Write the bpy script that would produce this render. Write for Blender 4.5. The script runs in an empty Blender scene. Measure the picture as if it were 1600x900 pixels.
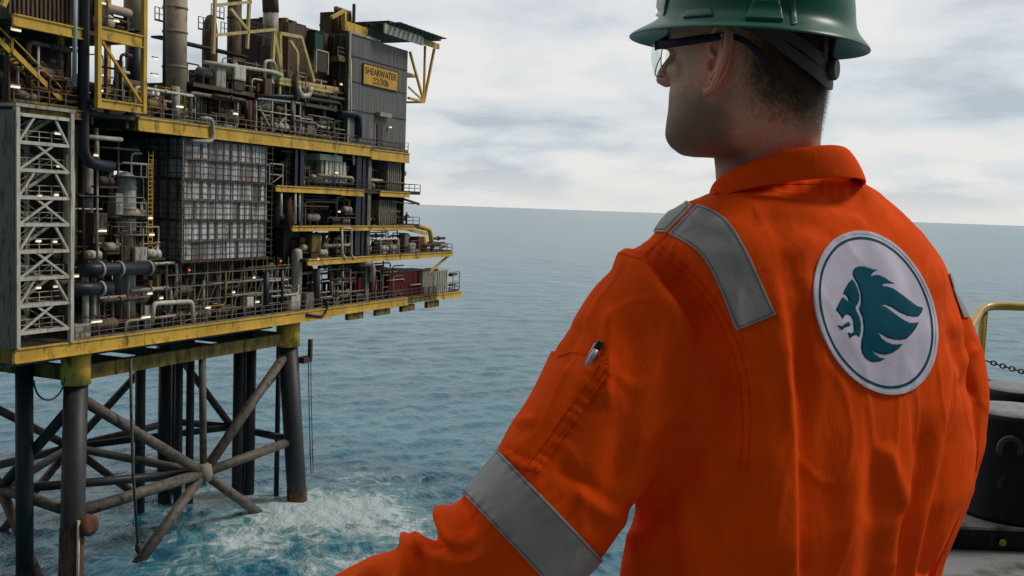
import bpy, bmesh, math, random
import numpy as np
from mathutils import Vector, Matrix, noise
from mathutils.bvhtree import BVHTree
from mathutils.geometry import delaunay_2d_cdt
from math import sin, cos, pi, radians, atan2, sqrt, exp
random.seed(7); rng = np.random.default_rng(7)
scene = bpy.context.scene
COL = scene.collection

# ------------------------------------------------------------------ camera
F = 1600.0; EYE = 35.0
ROLL = radians(2.03); PITCH = math.atan(126/1600*cos(ROLL))
fw = np.array([0, cos(PITCH), -sin(PITCH)]); _r = np.array([1.0, 0, 0]); _u = np.cross(_r, fw)
rt = cos(ROLL)*_r + sin(ROLL)*_u; up = -sin(ROLL)*_r + cos(ROLL)*_u
CAM = np.array([0, 0, EYE])
cd = bpy.data.cameras.new('camera'); cam = bpy.data.objects.new('camera', cd); COL.objects.link(cam)
cd.sensor_width = 36; cd.lens = 36*F/1600; cd.clip_start = 0.05; cd.clip_end = 200000
cam.matrix_world = Matrix(((rt[0], up[0], -fw[0], 0), (rt[1], up[1], -fw[1], 0), (rt[2], up[2], -fw[2], EYE), (0, 0, 0, 1)))
cd.dof.use_dof = True; cd.dof.focus_distance = 1.5; cd.dof.aperture_fstop = 110.0
cd.dof.use_dof = False
scene.camera = cam
# ------------------------------------------------------------------ sky and sun
SUN_EL, SUN_AZ = radians(48), radians(80)      # azimuth clockwise from +Y
w = bpy.data.worlds.new('World'); scene.world = w; w.use_nodes = True
nt = w.node_tree; N = nt.nodes; Lk = nt.links; N.clear()
def nd(t, **k):
    n = N.new(t)
    for a, b in k.items(): setattr(n, a, b)
    return n
sky = nd('ShaderNodeTexSky', sky_type='NISHITA', sun_disc=False, sun_elevation=SUN_EL, sun_rotation=SUN_AZ, air_density=1.0, dust_density=2.0)
tc = nd('ShaderNodeTexCoord'); sep = nd('ShaderNodeSeparateXYZ'); Lk.new(tc.outputs['Generated'], sep.inputs[0])
# cloud layers: project the direction onto a flat cloud base
zc = nd('ShaderNodeMath', operation='MAXIMUM'); zc.inputs[1].default_value = 0.0; Lk.new(sep.outputs['Z'], zc.inputs[0])
za = nd('ShaderNodeMath', operation='ADD'); za.inputs[1].default_value = 0.22; Lk.new(zc.outputs[0], za.inputs[0])
dx = nd('ShaderNodeMath', operation='DIVIDE'); Lk.new(sep.outputs['X'], dx.inputs[0]); Lk.new(za.outputs[0], dx.inputs[1])
dy = nd('ShaderNodeMath', operation='DIVIDE'); Lk.new(sep.outputs['Y'], dy.inputs[0]); Lk.new(za.outputs[0], dy.inputs[1])
cb = nd('ShaderNodeCombineXYZ'); Lk.new(dx.outputs[0], cb.inputs[0]); Lk.new(dy.outputs[0], cb.inputs[1]); cb.inputs[2].default_value = 3.7
n1 = nd('ShaderNodeTexNoise'); n1.inputs['Scale'].default_value = 1.75; n1.inputs['Detail'].default_value = 8; n1.inputs['Roughness'].default_value = 0.5; n1.inputs['Distortion'].default_value = 0.25
Lk.new(cb.outputs[0], n1.inputs['Vector'])
r1 = nd('ShaderNodeValToRGB'); e = r1.color_ramp.elements
e[0].position = 0.38; e[0].color = (6.0, 6.7, 7.5, 1)
e[1].position = 0.60; e[1].color = (10.2, 10.1, 9.9, 1)
m_ = r1.color_ramp.elements.new(0.47); m_.color = (8.2, 8.8, 9.3, 1)
Lk.new(n1.outputs['Fac'], r1.inputs[0])
# higher up the cover thins and brightens, near the horizon a pale band
vert = nd('ShaderNodeMapRange'); vert.inputs['From Min'].default_value = 0.0; vert.inputs['From Max'].default_value = 0.045
vert.inputs['To Min'].default_value = 0.9; vert.inputs['To Max'].default_value = 0.0; Lk.new(sep.outputs['Z'], vert.inputs['Value'])
hz = nd('ShaderNodeMixRGB'); hz.inputs[2].default_value = (10.1, 9.9, 9.5, 1); Lk.new(vert.outputs[0], hz.inputs[0]); Lk.new(r1.outputs[0], hz.inputs[1])
top = nd('ShaderNodeMapRange'); top.inputs['From Min'].default_value = 0.12; top.inputs['From Max'].default_value = 0.32
top.inputs['To Max'].default_value = 0.55; Lk.new(sep.outputs['Z'], top.inputs['Value'])
tp = nd('ShaderNodeMixRGB'); tp.inputs[2].default_value = (11.2, 10.9, 10.5, 1); Lk.new(top.outputs[0], tp.inputs[0]); Lk.new(hz.outputs[0], tp.inputs[1])
mx = nd('ShaderNodeMixRGB'); mx.inputs[0].default_value = 0.93; Lk.new(sky.outputs[0], mx.inputs[1]); Lk.new(tp.outputs[0], mx.inputs[2])
# the cover is thin and bright ahead, thick and dull behind
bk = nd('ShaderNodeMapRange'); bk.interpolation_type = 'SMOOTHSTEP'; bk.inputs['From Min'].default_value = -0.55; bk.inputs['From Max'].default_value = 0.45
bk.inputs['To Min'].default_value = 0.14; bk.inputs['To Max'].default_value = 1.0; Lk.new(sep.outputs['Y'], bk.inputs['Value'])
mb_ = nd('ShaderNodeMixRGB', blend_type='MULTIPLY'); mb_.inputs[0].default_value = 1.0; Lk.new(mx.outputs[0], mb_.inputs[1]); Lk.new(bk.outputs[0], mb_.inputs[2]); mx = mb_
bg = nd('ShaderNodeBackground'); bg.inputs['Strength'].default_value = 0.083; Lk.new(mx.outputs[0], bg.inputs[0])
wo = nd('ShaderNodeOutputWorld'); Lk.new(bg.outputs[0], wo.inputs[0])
sd = bpy.data.lights.new('sun', 'SUN'); sd.energy = 1.5; sd.angle = radians(12); sd.color = (1, 0.95, 0.88)
so = bpy.data.objects.new('sun', sd); COL.objects.link(so)
_d = Vector((sin(SUN_AZ)*cos(SUN_EL), cos(SUN_AZ)*cos(SUN_EL), sin(SUN_EL)))
so.rotation_euler = _d.to_track_quat('Z', 'Y').to_euler()
so.location = (0, 0, 80)
scene.view_settings.view_transform = 'Standard'; scene.view_settings.look = 'None'
scene.view_settings.exposure = 0.0; scene.view_settings.gamma = 1.0; scene.view_settings.use_curve_mapping = False

# ------------------------------------------------------------------ materials
def mat(name, col, rough=0.6, metal=0.0, var=0.25, scale=1.2, dirt=None, dirt_amt=0.45, spec=0.4, bump=0.0, stretch=(1, 1, 0.25), coat=0.0):
    """painted / bare surface: base colour broken by soft noise, streaks of dirt or rust of their own shape"""
    m = bpy.data.materials.new(name); m.use_nodes = True
    t = m.node_tree; n = t.nodes; l = t.links; b = n['Principled BSDF']
    b.inputs['Roughness'].default_value = rough; b.inputs['Metallic'].default_value = metal
    b.inputs['Specular IOR Level'].default_value = spec; b.inputs['Coat Weight'].default_value = coat
    c = n.new('ShaderNodeTexCoord')
    mp = n.new('ShaderNodeMapping'); mp.inputs['Scale'].default_value = stretch; l.new(c.outputs['Object'], mp.inputs[0])
    a = n.new('ShaderNodeTexNoise'); a.inputs['Scale'].default_value = scale; a.inputs['Detail'].default_value = 5; l.new(mp.outputs[0], a.inputs['Vector'])
    r = n.new('ShaderNodeMapRange'); r.inputs['From Min'].default_value = 0.3; r.inputs['From Max'].default_value = 0.7
    r.inputs['To Min'].default_value = 1-var; r.inputs['To Max'].default_value = 1+var*0.5; l.new(a.outputs['Fac'], r.inputs[0])
    mu = n.new('ShaderNodeMixRGB'); mu.blend_type = 'MULTIPLY'; mu.inputs[0].default_value = 1; mu.inputs[1].default_value = (*col, 1); l.new(r.outputs[0], mu.inputs[2])
    out = mu
    if dirt:
        d = n.new('ShaderNodeTexNoise'); d.inputs['Scale'].default_value = scale*2.3; d.inputs['Detail'].default_value = 6; d.inputs['Roughness'].default_value = 0.65; l.new(mp.outputs[0], d.inputs['Vector'])
        dr = n.new('ShaderNodeValToRGB'); dr.color_ramp.elements[0].position = 0.62-dirt_amt*0.25; dr.color_ramp.elements[1].position = 0.75-dirt_amt*0.15; l.new(d.outputs['Fac'], dr.inputs[0])
        mm = n.new('ShaderNodeMixRGB'); mm.inputs[2].default_value = (*dirt, 1); l.new(dr.outputs[0], mm.inputs[0]); l.new(mu.outputs[0], mm.inputs[1]); out = mm
    l.new(out.outputs[0], b.inputs['Base Color'])
    if bump:
        bp = n.new('ShaderNodeBump'); bp.inputs['Strength'].default_value = bump; bp.inputs['Distance'].default_value = 0.01; l.new(a.outputs['Fac'], bp.inputs['Height']); l.new(bp.outputs[0], b.inputs['Normal'])
    return m
def glow(name, col, st):
    m = bpy.data.materials.new(name); m.use_nodes = True; b = m.node_tree.nodes['Principled BSDF']
    b.inputs['Base Color'].default_value = (*col, 1); b.inputs['Emission Color'].default_value = (*col, 1); b.inputs['Emission Strength'].default_value = st
    return m
RUST = (0.09, 0.035, 0.015)
M = dict(
    yellow=mat('yellow_paint', (0.78, 0.47, 0.06), 0.5, dirt=(0.16, 0.075, 0.02), dirt_amt=0.35, scale=0.5, stretch=(1, 1, 0.5)),
    yellow_pale=mat('pale_yellow_paint', (0.66, 0.50, 0.19), 0.55, dirt=(0.2, 0.12, 0.06), dirt_amt=0.3),
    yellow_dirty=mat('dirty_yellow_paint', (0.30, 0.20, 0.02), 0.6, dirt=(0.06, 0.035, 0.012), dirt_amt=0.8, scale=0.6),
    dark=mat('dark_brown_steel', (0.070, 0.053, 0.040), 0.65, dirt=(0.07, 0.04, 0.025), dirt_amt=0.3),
    brown=mat('brown_steel', (0.15, 0.092, 0.058), 0.7, dirt=(0.03, 0.02, 0.014), dirt_amt=0.5),
    rust=mat('rusty_steel', (0.16, 0.065, 0.030), 0.8, dirt=(0.04, 0.02, 0.012), dirt_amt=0.5),
    grey=mat('grey_paint', (0.235, 0.205, 0.165), 0.6, dirt=(0.06, 0.04, 0.03), dirt_amt=0.45),
    lgrey=mat('pale_grey_paint', (0.46, 0.42, 0.36), 0.55, dirt=(0.13, 0.09, 0.06), dirt_amt=0.4),
    white=mat('off_white_paint', (0.66, 0.61, 0.51), 0.5, dirt=(0.25, 0.17, 0.11), dirt_amt=0.35),
    navy=mat('blue_black_paint', (0.016, 0.019, 0.030), 0.45, dirt=(0.03, 0.02, 0.02), dirt_amt=0.3),
    tan=mat('tan_insulation', (0.45, 0.35, 0.26), 0.6, dirt=(0.15, 0.07, 0.045), dirt_amt=0.3, scale=0.35, stretch=(1, 1, 0.6)),
    cream=mat('cream_paint', (0.58, 0.54, 0.40), 0.5, dirt=(0.2, 0.15, 0.08), dirt_amt=0.2),
    red=mat('dull_red_paint', (0.22, 0.022, 0.022), 0.55, dirt=(0.06, 0.02, 0.02), dirt_amt=0.4),
    green=mat('dark_green_paint', (0.015, 0.075, 0.06), 0.5),
    lilac=mat('faded_lilac_plastic', (0.34, 0.20, 0.36), 0.6),
    plate=mat('deck_plating', (0.075, 0.068, 0.060), 0.7, dirt=(0.03, 0.02, 0.015), dirt_amt=0.5),
    hole=mat('dark_steel_and_depth', (0.075, 0.055, 0.040), 0.7, dirt=(0.09, 0.055, 0.035), dirt_amt=0.5),  # dark brown; on the bulkheads its colour stands for interior shade
    lblue=mat('pale_blue_paint', (0.40, 0.47, 0.50), 0.5),
    jacket=mat('jacket_steel', (0.035, 0.036, 0.044), 0.5, dirt=(0.085, 0.05, 0.03), dirt_amt=0.35, scale=0.5, stretch=(1, 1, 0.3)),
    bracem=mat('weathered_brace_steel', (0.145, 0.122, 0.096), 0.6, dirt=(0.05, 0.03, 0.018), dirt_amt=0.55, scale=0.7, stretch=(1, 1, 1)),
    lamp=glow('fluorescent_lamp_glass', (1.0, 0.86, 0.62), 0.75),
    lampred=glow('red_lamp_glass', (1.0, 0.12, 0.04), 1.1),
    sign=mat('sign_yellow', (0.75, 0.40, 0.03), 0.5, dirt=(0.3, 0.15, 0.04), dirt_amt=0.25),
    signink=mat('sign_lettering', (0.05, 0.025, 0.01), 0.6),
)

# ------------------------------------------------------------------ mesh builder
class MB:
    def __init__(s): s.v = []; s.f = []; s.smooth = []
    def _add(s, vs, fs, sm=False):
        o = len(s.v); s.v += [tuple(p) for p in vs]; s.f += [tuple(i+o for i in q) for q in fs]; s.smooth += [sm]*len(fs); return s
    def box(s, a, b):
        x0, y0, z0 = [min(p, q) for p, q in zip(a, b)]; x1, y1, z1 = [max(p, q) for p, q in zip(a, b)]
        return s._add([(x0, y0, z0), (x1, y0, z0), (x1, y1, z0), (x0, y1, z0), (x0, y0, z1), (x1, y0, z1), (x1, y1, z1), (x0, y1, z1)],
                      [(0, 3, 2, 1), (4, 5, 6, 7), (0, 1, 5, 4), (1, 2, 6, 5), (2, 3, 7, 6), (3, 0, 4, 7)])
    def bar(s, p, q, w, h=None):
        h = h or w; p = Vector(p); q = Vector(q); d = (q-p).normalized()
        a = d.cross(Vector((0, 0, 1)));  a = a.normalized() if a.length > 1e-3 else Vector((1, 0, 0)); b = d.cross(a)
        a *= w/2; b *= h/2
        return s._add([p-a-b, p+a-b, p+a+b, p-a+b, q-a-b, q+a-b, q+a+b, q-a+b],
                      [(0, 3, 2, 1), (4, 5, 6, 7), (0, 1, 5, 4), (1, 2, 6, 5), (2, 3, 7, 6), (3, 0, 4, 7)])
    def tube(s, pts, r, n=8, caps=True, closed=False):
        P = [Vector(p) for p in pts]; R = r if isinstance(r, (list, tuple)) else [r]*len(P)
        vs = []; a = None; m = len(P)
        for i, p in enumerate(P):
            if closed: d = (P[(i+1) % m]-P[i-1]).normalized()
            elif i == 0: d = (P[1]-p).normalized()
            elif i == m-1: d = (p-P[i-1]).normalized()
            else: d = ((P[i+1]-p).normalized()+(p-P[i-1]).normalized()).normalized()
            if a is None:
                a = d.cross(Vector((0, 0, 1)));  a = a.normalized() if a.length > 1e-3 else Vector((1, 0, 0))
            else: a = (a-d*a.dot(d)).normalized()
            b = d.cross(a)
            for k in range(n):
                t = 2*pi*k/n; vs.append(p+(a*cos(t)+b*sin(t))*R[i])
        fs = []
        for i in range(m if closed else m-1):
            j = (i+1) % m
            for k in range(n): fs.append((i*n+k, i*n+(k+1) % n, j*n+(k+1) % n, j*n+k))
        s._add(vs, fs, True)
        if caps and not closed:
            o = len(s.v)-len(vs); s.f += [tuple(o+k for k in range(n-1, -1, -1)), tuple(o+(m-1)*n+k for k in range(n))]; s.smooth += [False, False]
        return s
    def lathe(s, c, prof, n=20, axis='z'):
        vs = []
        for (r, h) in prof:
            for k in range(n):
                t = 2*pi*k/n
                if axis == 'z': vs.append((c[0]+r*cos(t), c[1]+r*sin(t), c[2]+h))
                elif axis == 'x': vs.append((c[0]+h, c[1]+r*cos(t), c[2]+r*sin(t)))
                else: vs.append((c[0]+r*sin(t), c[1]+h, c[2]+r*cos(t)))
        fs = [(i*n+k, i*n+(k+1) % n, (i+1)*n+(k+1) % n, (i+1)*n+k) for i in range(len(prof)-1) for k in range(n)]
        s._add(vs, fs, True)
        o = len(s.v)-len(vs); s.f += [tuple(o+k for k in range(n-1, -1, -1)), tuple(o+(len(prof)-1)*n+k for k in range(n))]; s.smooth += [False, False]
        return s
    def build(s, name, m, parent=None, origin=(0, 0, 0)):
        me = bpy.data.meshes.new(name); o_ = Vector(origin)
        me.from_pydata([tuple(Vector(p)-o_) for p in s.v], [], s.f)
        me.polygons.foreach_set('use_smooth', s.smooth)
        if m: me.materials.append(m)
        o = bpy.data.objects.new(name, me); COL.objects.link(o)
        if parent: o.parent = parent
        return o
def rounded(pts, r, k=4):
    P = [Vector(p) for p in pts]; out = [P[0]]
    for i in range(1, len(P)-1):
        a = (P[i-1]-P[i]); b = (P[i+1]-P[i]); ra = min(r, a.length*0.49, b.length*0.49); a = P[i]+a.normalized()*ra; b = P[i]+b.normalized()*ra
        for j in range(k+1):
            t = j/k; out.append(a*(1-t)**2+P[i]*2*t*(1-t)+b*t*t)
    out.append(P[-1]); return out
def tag(o, label=None, cat=None, group=None, kind=None):
    if label: o['label'] = label
    if cat: o['category'] = cat
    if group: o['group'] = group
    if kind: o['kind'] = kind
    return o
def empty(name, loc, rz=0):
    o = bpy.data.objects.new(name, None); o.location = loc; o.rotation_euler = (0, 0, rz); o.empty_display_size = 0.3; COL.objects.link(o); return o
def npmesh(name, V, Fc, m=None, parent=None, smooth=True):
    me = bpy.data.meshes.new(name); V = np.asarray(V, float); Fc = np.asarray(Fc, np.int32); k = Fc.shape[1]
    me.vertices.add(len(V)); me.vertices.foreach_set('co', V.ravel())
    me.loops.add(Fc.size); me.loops.foreach_set('vertex_index', Fc.ravel())
    me.polygons.add(len(Fc)); me.polygons.foreach_set('loop_start', np.arange(0, Fc.size, k)); me.polygons.foreach_set('loop_total', np.full(len(Fc), k))
    me.polygons.foreach_set('use_smooth', np.full(len(Fc), smooth)); me.update(); me.validate()
    if m: me.materials.append(m)
    o = bpy.data.objects.new(name, me); COL.objects.link(o)
    if parent: o.parent = parent
    return o
def ray(x, y):
    return fw+rt*((x-800)/F)-up*((y-450)/F)
def PX(P):
    d = np.asarray(P, float)-CAM; z = d@fw; return 800+F*(d@rt)/z, 450-F*(d@up)/z, z

# ------------------------------------------------------------------ sea
def sea():
    rr = [28.0]
    while rr[-1] < 700: rr.append(rr[-1]*1.0055)
    while rr[-1] < 90000: rr.append(rr[-1]*1.05)
    rr = np.array([2.0]+rr)
    an = np.concatenate([np.linspace(-34, 34, 520), np.linspace(34, 326, 80)[1:-1]])*pi/180
    R, A = np.meshgrid(rr, an, indexing='ij'); X = R*np.sin(A); Y = R*np.cos(A)
    Z = np.zeros_like(X); sp = R*0.0055
    inside = (np.abs(A) < 35*pi/180)
    g = np.random.default_rng(3)
    for k in range(76):
        lam = 1.0*(1.048**k)*g.uniform(0.9, 1.1)
        th = radians(-20)+g.normal(0, 0.75); kx, ky = sin(th)*2*pi/lam, cos(th)*2*pi/lam
        amp = 0.0135*lam**0.45*g.uniform(0.5, 1.2)
        if lam > 9: amp *= 0.6
        fade = np.clip((lam/np.maximum(sp, 0.01)-2.2)/3.0, 0, 1)
        ph = kx*X+ky*Y+g.uniform(0, 6.28)+0.8*np.sin(X*0.013+k)+0.6*np.sin(Y*0.017+2*k)
        s = np.sin(ph); Z += amp*fade*inside*(s+0.25*np.sin(2*ph+pi/2))
    V = np.stack([X, Y, Z], -1).reshape(-1, 3); nr, na = X.shape
    i = np.arange(nr-1)[:, None]*na; j = np.arange(na)[None, :]; j2 = (j+1) % na
    Fc = np.stack([i+j, i+j2, i+na+j2, i+na+j], -1).reshape(-1, 4)[:, ::-1]
    m = bpy.data.materials.new('sea_water'); m.use_nodes = True; t = m.node_tree; n = t.nodes; l = t.links; b = n['Principled BSDF']
    b.inputs['Specular IOR Level'].default_value = 0.30; b.inputs['IOR'].default_value = 1.333; b.inputs['Roughness'].default_value = 0.12
    geo = n.new('ShaderNodeNewGeometry')
    def noise_(sc, det, st=(1, 1, 1), dist=0.0, rough=0.55, loc=(0, 0, 0), rot=0):
        mp = n.new('ShaderNodeMapping'); mp.inputs['Scale'].default_value = st; mp.inputs['Location'].default_value = loc; mp.inputs['Rotation'].default_value = (0, 0, rot); l.new(geo.outputs['Position'], mp.inputs[0])
        q = n.new('ShaderNodeTexNoise'); q.inputs['Scale'].default_value = sc; q.inputs['Detail'].default_value = det; q.inputs['Distortion'].default_value = dist; q.inputs['Roughness'].default_value = rough; l.new(mp.outputs[0], q.inputs['Vector']); return q
    def mth(op, a, b_=None, clamp=False):
        q = n.new('ShaderNodeMath'); q.operation = op; q.use_clamp = clamp
        for i_, v in enumerate((a, b_)):
            if v is None: continue
            if isinstance(v, (int, float)): q.inputs[i_].default_value = v
            else: l.new(v, q.inputs[i_])
        return q.outputs[0]
    sx = n.new('ShaderNodeSeparateXYZ'); l.new(geo.outputs['Position'], sx.inputs[0])
    def blob(cx, cy, rx, ry, rot=0):
        c, s_ = cos(rot), sin(rot)
        X_ = mth('SUBTRACT', sx.outputs[0], cx); Y_ = mth('SUBTRACT', sx.outputs[1], cy)
        a = mth('DIVIDE', mth('ADD', mth('MULTIPLY', X_, c), mth('MULTIPLY', Y_, s_)), rx)
        b_ = mth('DIVIDE', mth('SUBTRACT', mth('MULTIPLY', Y_, c), mth('MULTIPLY', X_, s_)), ry)
        d = mth('SQRT', mth('ADD', mth('MULTIPLY', a, a), mth('MULTIPLY', b_, b_)))
        return mth('SUBTRACT', 1.0, d, True)
    # foam: churned water round the legs, drifting away to the right
    f = mth('MULTIPLY', blob(-20, 114, 14, 11), 1.2, True)
    for args in ((-27, 103, 12, 9), (-12, 107, 14, 10), (-4, 112, 14, 6), (-14, 97, 12, 7), (-34, 118, 14, 9), (-6, 100, 12, 8)): f = mth('MAXIMUM', f, mth('MULTIPLY', blob(*args), 0.62))
    f = mth('MAXIMUM', f, mth('MULTIPLY', blob(-22, 108, 34, 28), 0.42))
    a = noise_(0.16, 8, dist=1.6, rough=0.62); r_ = mth('SUBTRACT', 1.0, mth('MULTIPLY', mth('ABSOLUTE', mth('SUBTRACT', a.outputs['Fac'], 0.5)), 7.0), True)
    a2 = noise_(0.55, 9, (1, 0.6, 1), dist=1.1, rough=0.7); a3 = noise_(0.075, 4, dist=0.8)
    web = mth('MULTIPLY', r_, mth('MULTIPLY', a2.outputs['Fac'], 1.9))
    fo = mth('ADD', mth('MULTIPLY', f, 1.55), mth('SUBTRACT', mth('MULTIPLY', web, 0.55), 0.62))
    fo = mth('ADD', fo, mth('MULTIPLY', mth('SUBTRACT', a2.outputs['Fac'], 0.5), 1.5)); fo = mth('ADD', fo, mth('MULTIPLY', mth('SUBTRACT', a3.outputs['Fac'], 0.5), 1.2))
    fo = mth('MULTIPLY', fo, mth('GREATER_THAN', f, 0.001))
    edge = n.new('ShaderNodeMapRange'); edge.interpolation_type = 'SMOOTHSTEP'; edge.inputs['From Min'].default_value = 0.0; edge.inputs['From Max'].default_value = 0.62; l.new(fo, edge.inputs[0])
    aer = n.new('ShaderNodeMapRange'); aer.interpolation_type = 'SMOOTHSTEP'; aer.inputs['From Min'].default_value = -0.45; aer.inputs['From Max'].default_value = 0.35; aer.inputs['To Max'].default_value = 0.85
    l.new(mth('SUBTRACT', mth('ADD', fo, mth('MULTIPLY', f, 0.5)), 0.15), aer.inputs[0])
    big = noise_(0.02, 4, (1, 2.2, 1)); br = n.new('ShaderNodeValToRGB'); br.color_ramp.elements[0].position = 0.38; br.color_ramp.elements[1].position = 0.64
    br.color_ramp.elements[0].color = (0.003, 0.075, 0.140, 1); br.color_ramp.elements[1].color = (0.012, 0.135, 0.205, 1); l.new(big.outputs['Fac'], br.inputs[0])
    m1 = n.new('ShaderNodeMixRGB'); m1.inputs[2].default_value = (0.09, 0.30, 0.34, 1); l.new(aer.outputs[0], m1.inputs[0]); l.new(br.outputs[0], m1.inputs[1])
    m2 = n.new('ShaderNodeMixRGB'); m2.inputs[2].default_value = (0.50, 0.60, 0.61, 1); l.new(edge.outputs[0], m2.inputs[0]); l.new(m1.outputs[0], m2.inputs[1])
    l.new(m2.outputs[0], b.inputs['Base Color'])
    rm = n.new('ShaderNodeMapRange'); rm.inputs['To Min'].default_value = 0.2; rm.inputs['To Max'].default_value = 0.8; l.new(edge.outputs[0], rm.inputs[0]); l.new(rm.outputs[0], b.inputs['Roughness'])
    w1 = noise_(0.9, 4, (1, 0.55, 1), dist=0.4, rot=0.5); w2 = noise_(0.22, 5, (1, 0.5, 1), dist=0.3, rot=0.3); w3 = noise_(0.05, 4, (1, 0.4, 1), rot=0.2)
    h = mth('ADD', mth('MULTIPLY', w1.outputs['Fac'], 0.50), mth('ADD', mth('MULTIPLY', w2.outputs['Fac'], 1.1), mth('MULTIPLY', w3.outputs['Fac'], 1.2)))
    h = mth('ADD', h, mth('MULTIPLY', edge.outputs[0], 0.22))
    bp = n.new('ShaderNodeBump'); bp.inputs['Strength'].default_value = 0.75; bp.inputs['Distance'].default_value = 1.0; l.new(h, bp.inputs['Height']); l.new(bp.outputs[0], b.inputs['Normal'])
    o = npmesh('sea', V, Fc, m); tag(o, kind='structure')
sea()
# ------------------------------------------------------------------ the platform: local axes u (receding right), v (into it), z up
TH = radians(24); D1 = np.array([sin(TH), cos(TH), 0]); D2 = np.array([-cos(TH), sin(TH), 0])
O0 = np.array([-36.154, 88.085, 0.0]); RZ = radians(66)
def U(x, y, v=0.0):          # a spot of the face, v metres behind its front plane
    d = ray(x, y); t = ((O0-CAM)@D2+v)/(d@D2); P = CAM+d*t; return (float((P-O0)@D1), v, float(P[2]))
def Wd(p): return tuple(O0+D1*p[0]+D2*p[1]+np.array([0, 0, p[2]]))
REG = []
class T:
    """a thing standing at local point o; with several parts it is an Empty, with one it is that mesh"""
    def __init__(s, name, label, cat, o=(0, 0, 0), group=None, reg=True):
        s.o = o; s.e = empty(name, Wd(o), RZ); tag(s.e, label, cat, group)
        if reg: REG.append((s.e, o))
    def part(s, name, mb, m, parent=None, label=None):
        ob = mb.build(name, M[m] if isinstance(m, str) else m, parent or s.e, s.o)
        if label: ob['label'] = label
        return ob
def single(name, label, cat, mb, m, o, group=None):
    ob = mb.build(name, M[m], None, o); ob.location = Wd(o); ob.rotation_euler = (0, 0, RZ); tag(ob, label, cat, group); REG.append((ob, o)); return ob
Z0, Z1, Z2, Z3, Z4, Z5 = 22.4, 28.3, 32.1, 36.5, 41.9, 48.6      # deck surfaces
def railing(pts, h=1.1, n=1.5):
    b = MB()
    for p, q in zip(pts[:-1], pts[1:]):
        p = Vector(p); q = Vector(q); L = (q-p).length; k = max(1, int(L/n))
        for i in range(k+1):
            c = p.lerp(q, i/k); b.bar(c, c+Vector((0, 0, h)), 0.07)
        for z in (h, h*0.55): b.bar(p+Vector((0, 0, z)), q+Vector((0, 0, z)), 0.06)
        b.bar(p+Vector((0, 0, 0.1)), q+Vector((0, 0, 0.1)), 0.02, 0.18)
    return b
P = T('offshore_platform', 'huge yellow and dark steel oil platform on braced legs standing in the sea', 'oil platform', (0, 2, 0), reg=False)
# --- jacket
legs = [((-0.5, 2, 0), (0, 2, 18.4), 1.02), ((32.4, 1.6, 0), (30.6, 2, 18.2), 1.12), ((-0.6, 21, 0), (0, 20, 18.4), 1.1), ((33.0, 22, 0), (31, 20, 18.4), 1.15)]
for a, c, r in legs:
    d = Vector(c)-Vector(a); a2 = Vector(a)-d*0.25
    lg = P.part('leg', MB().tube([a2, Vector(a)+d*0.02, Vector(a)+d*0.1, c], r, 28), 'jacket')
    P.part('leg_sleeve', MB().lathe((c[0], c[1], 18.2), [(r+0.22, 0), (r+0.22, 2.9), (r+0.05, 3.0)], 28), 'yellow', lg)
    t_ = Vector(a)+d*0.0
    P.part('marine_growth', MB().tube([Vector(a)-d*0.06, Vector(a)+d*0.055], r+0.05, 28, caps=False), mat('marine_growth', (0.20, 0.11, 0.03), 0.85, dirt=(0.03, 0.02, 0.012), dirt_amt=0.9, scale=1.4, stretch=(1, 1, 0.4), bump=0.6) if 'mg' not in M else M['mg'], lg)
def brace(a, b, r=0.55, m='bracem'): P.part('brace', MB().tube([a, b], r*0.88, 16), m)
P.part('splash_zone', MB().tube([(-0.62, 2, -1.6), (-0.38, 2, 5.4)], 1.05, 28, caps=False), mat('rusty_splash_zone', (0.17, 0.085, 0.04), 0.8, dirt=(0.035, 0.03, 0.03), dirt_amt=0.75, scale=1.1, stretch=(1, 1, 0.25), bump=0.5))
P.part('caisson_clamp', MB().tube([(-0.9, 0.85, -1.5), (-0.75, 0.85, 6.3)], 0.14, 10), 'cream')
n1_ = (16.6, 2, 6.5)
brace((0, 2, 6.6), n1_, 0.62); brace(n1_, (31.8, 2, 6.9), 0.58)
brace((0.2, 2, 17.0), n1_, 0.58); brace(n1_, (30.6, 2, 17.6), 0.6)
brace(n1_, (6.6, 2, -1.0), 0.6); brace(n1_, (26.6, 2, -0.8), 0.6); brace((16.2, 2, 18.6), n1_, 0.42)
P.part('brace_node', MB().lathe(n1_[:2]+(5.5,), [(0.3, 0), (0.80, 0.25), (0.92, 1.0), (0.80, 1.8), (0.3, 2.1)], 18), mat('pale_weathered_node', (0.33, 0.28, 0.19), 0.6, dirt=(0.1, 0.06, 0.03), dirt_amt=0.4))
s_ = (-0.3, 11, 7.6)
brace((0, 2, 6.6), s_, 0.58); brace(s_, (0, 20, 7.4), 0.55); brace((0, 2, 16.6), s_, 0.55, 'jacket'); brace(s_, (0, 20, 17), 0.5, 'jacket'); brace(s_, (-0.3, 5.6, -1), 0.55); brace(s_, (-0.3, 16, -1), 0.55)
bk = (16, 20, 7.0)
brace((0, 20, 7), bk, 0.5); brace(bk, (32, 20, 7), 0.5); brace((0, 20, 17), bk, 0.5); brace(bk, (31, 20, 17.4), 0.5); brace(bk, (6, 20, -1), 0.5); brace(bk, (26, 20, -1), 0.5)
brace((31.8, 2, 7), (32, 11, 7.4), 0.5, 'jacket'); brace((32, 11, 7.4), (32, 20, 7), 0.5, 'jacket'); brace((31, 2, 17), (32, 11, 7.4), 0.5, 'jacket'); brace((32, 11, 7.4), (31, 20, 17), 0.5)
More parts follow.
